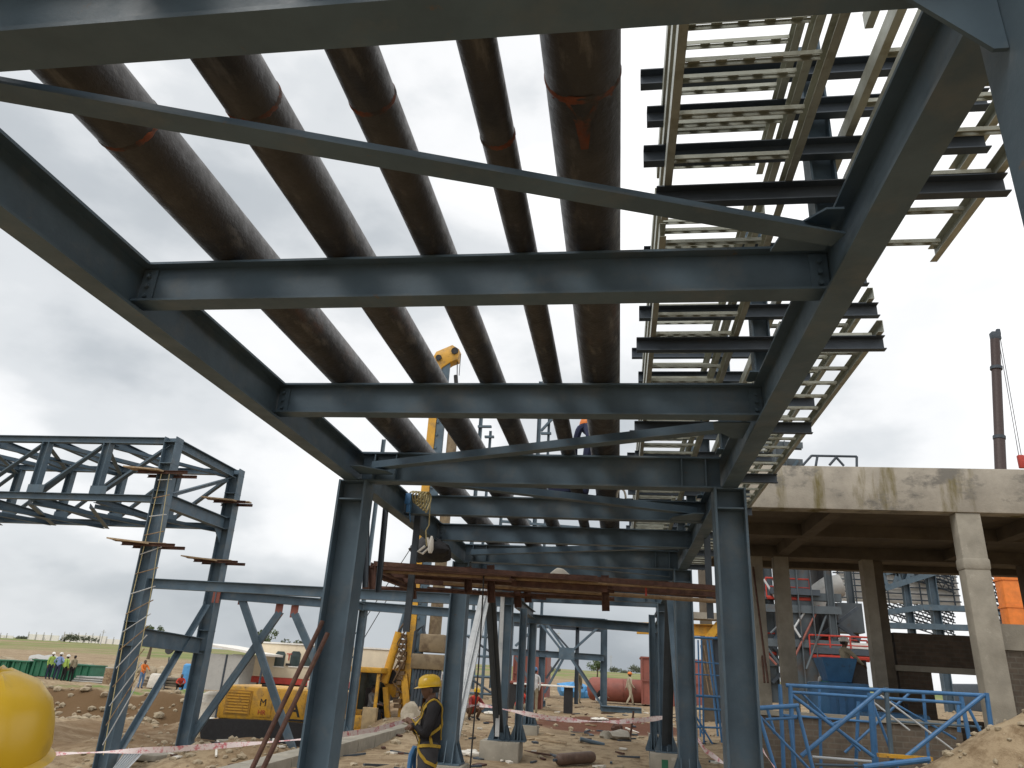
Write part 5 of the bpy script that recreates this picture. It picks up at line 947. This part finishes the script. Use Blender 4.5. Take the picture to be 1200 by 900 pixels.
# ------------------------------------------------------------------ far wall, poles, trees
wz = [at(x, 757, 300.) for x in (-60, 170)]; bw = thing('boundary_wall', 'long white boundary wall on the horizon at the far left', 'wall', (wz[0].x, 300, gz(wz[0].x, 300)))
for x0, x1, h in ((-40, 12, 1.1), (30, 66, 2.2), (70, 75, 1.6), (72, 123, 3.), (123, 140, 2.), (180, 236, 2.2)):
    p, q = at(x0, 757, 300.), at(x1, 757, 300.); z = gz(p.x, 300); MB().bbox((p.x, 300, z-1), (q.x, 300.4, z+h)).build('wall_panel', WHITE, bw)
    n = max(2, int((q.x-p.x)/3))
    for k in range(n): x = p.x+(q.x-p.x)*k/n; MB().bbox((x-.1, 299.7, z-1), (x+.1, 299.99, z+h+.9)).build('post', GREYS, bw)
for px_, top, Y in ((122, 738, 260), (5, 746, 290), (52, 747, 290), (697, 770, 420), (716, 768, 420), (655, 740, 300)):
    a = at(px_, top, Y); z = gz(a.x, Y); t = thing('utility_pole', {122: 'thin pole standing above the white wall on the far left horizon', 5: 'thin pole at the very left edge of the horizon', 52: 'thin pole on the left horizon above the standing men', 697: 'left of two far poles on the horizon above the red vessel', 716: 'right of two far poles on the horizon above the red vessel', 655: 'thin tall pole on the horizon behind the braced frame'}[px_], 'pole', (a.x, Y, z), 0, 'poles on the horizon')
    MB().tube((a.x, Y, z-.3), a, .16, .12, n=6).build('shaft', GREYS, t); MB().box(a-V((0, 0, .8)), (1.8, .15, .15)).build('crossarm', GREYS, t)
def tree(px_, top, w, Y, label, nleaf=900, m=LEAF):
    a = at(px_, top, Y); z = gz(a.x, Y); H = a.z-z; W = w*Y/F/2*1.1; t = thing('tree', label, 'tree', (a.x, Y, z), 0, 'trees on the horizon'); rd = random.Random(int(px_*7+Y))
    mb = MB(); top_ = V((a.x, Y, z+H*.6)); mb.path([(a.x, Y, z-.3), (a.x+.02*H, Y, z+H*.3), top_], [.05*H, .035*H, .012*H], 7)
    lumps = []
    for k in range(16):
        an = rd.uniform(0, 2*pi); rr = W*rd.uniform(.25, .8); zz = z+H*rd.uniform(.38, .86); rr *= 1.15-abs((zz-z)/H-.6); c = V((a.x+rr*cos(an), Y+rr*sin(an), zz)); lumps.append((c, W*rd.uniform(.22, .4)))
        mb.path([top_-V((0, 0, H*.25)), c], [.014*H, .004*H], 5)
    mb.build('trunk', TRUNK, t); cr_ = MB(); s0 = max(.12, W*.085)
    for k in range(nleaf):
        c, r = lumps[k % 16]; d = V((rd.gauss(0, 1), rd.gauss(0, 1), rd.gauss(0, .8))); d = d.normalized()*r*rd.random()**.4; p = c+d; p.z = max(p.z, z+H*.22)
        u = V((rd.gauss(0, 1), rd.gauss(0, 1), rd.gauss(0, 1))).normalized(); v = u.orthogonal().normalized(); s = s0*rd.uniform(.6, 1.3); cr_.add([p+u*s, p+v*s*.6, p-u*s, p-v*s*.6], [(0, 1, 2, 3)])
    cr_.build('crown', m, t, smooth=False, recalc=False)
for i, (x, top, w, Y, lab) in enumerate(((84, 743, 20, 280, 'rounded grey green tree above the white wall on the left'), (99, 745, 10, 285, 'left one of the small row of trees behind the white wall'), (106, 745, 9, 285, 'middle one of the small row of trees behind the white wall'), (113, 747, 8, 290, 'right one of the small row of trees behind the white wall'), (25, 748, 18, 300, 'low dark shrubby tree at the left end of the horizon'),
    (183, 729, 22, 120, 'light green tree poking up behind the tower leg'), (310, 734, 30, 110, 'green tree rising behind the cream trailer and the crossed braces'), (407, 758, 16, 150, 'dark tree behind the grey site wall near the leaning column'), (434, 764, 12, 160, 'tree seen just right of the slim portal column'), (470, 768, 14, 170, 'low tree behind the rig boom'),
    (648, 783, 14, 240, 'small tree on the horizon behind the crossed braces'), (700, 772, 20, 150, 'dense dark tree beside the column of the braced frame'), (722, 783, 16, 330, 'leftmost distant tree above the red vessel'), (745, 781, 20, 320, 'rounded distant tree above the red vessel beside the red box'), (733, 787, 12, 340, 'low distant tree between two others above the red vessel'), (345, 752, 34, 500, 'hazy distant tree over the trailer roof'))):
    tree(x, top, w, Y, lab, 1100 if Y < 200 else 500, LEAF if Y < 200 else LEAFD)
p = at(680, 795, 210.)
# ------------------------------------------------------------------ sky and sun
w = bpy.data.worlds.new('World'); S.world = w; w.use_nodes = True; nt = w.node_tree; bg = nt.nodes['Background']
sky = nd(nt, 'ShaderNodeTexSky', sky_type='NISHITA'); sky.sun_disc = False
SE, SR = radians(50), radians(222)                                    # sun behind the viewer, high, through cloud
sky.sun_elevation = SE; sky.sun_rotation = SR; sky.dust_density = 3
tc = nd(nt, 'ShaderNodeTexCoord').outputs['Generated']
mp = nd(nt, 'ShaderNodeMapping'); mp.inputs['Scale'].default_value = (1, 1, 1.9); mp.inputs['Location'].default_value = (7.7, 2.3, 4.1); nt.links.new(tc, mp.inputs[0])
n1 = mnoise(nt, mp.outputs[0], 1.25, 7, .5); n2 = mnoise(nt, mp.outputs[0], 3.6, 6, .5)
ad = nd(nt, 'ShaderNodeMath', operation='MULTIPLY_ADD'); nt.links.new(n2, ad.inputs[0]); ad.inputs[1].default_value = .42; nt.links.new(n1, ad.inputs[2])
dt = nd(nt, 'ShaderNodeVectorMath', operation='DOT_PRODUCT'); nt.links.new(tc, dt.inputs[0]); dt.inputs[1].default_value = (.13, -.03, .12)   # cloud thins towards the right and overhead
a2 = nd(nt, 'ShaderNodeMath', operation='ADD'); nt.links.new(ad.outputs[0], a2.inputs[0]); nt.links.new(dt.outputs['Value'], a2.inputs[1]); ad = a2
cl = ramp(nt, ad.outputs[0], ((.46, (4.1, 4.5, 4.9)), (.58, (5.9, 6.3, 6.65)), (.68, (8.0, 8.3, 8.55)), (.77, (10.4, 10.5, 10.6)), (.87, (12.8, 12.8, 12.8))))
cl.color_ramp.interpolation = 'EASE'
c = mixc(nt, .93, sky.outputs[0], cl.outputs[0]); nt.links.new(c, bg.inputs['Color']); bg.inputs['Strength'].default_value = .1
sd = bpy.data.lights.new('sun', 'SUN'); sd.energy = 1.3; sd.angle = radians(22); sd.color = (1, .95, .88); so = bpy.data.objects.new('sun', sd); COL.objects.link(so)
dv = V((sin(SR)*cos(SE), cos(SR)*cos(SE), sin(SE))); so.rotation_euler = dv.to_track_quat('Z', 'Y').to_euler()
v = S.view_settings; v.view_transform = 'Standard'; v.look = 'None'; v.exposure = 0; v.gamma = 1; v.use_curve_mapping = False
S.render.resolution_x = 1024; S.render.resolution_y = 768
S.cycles.use_denoising = True; S.cycles.max_bounces = 6; S.cycles.diffuse_bounces = 4
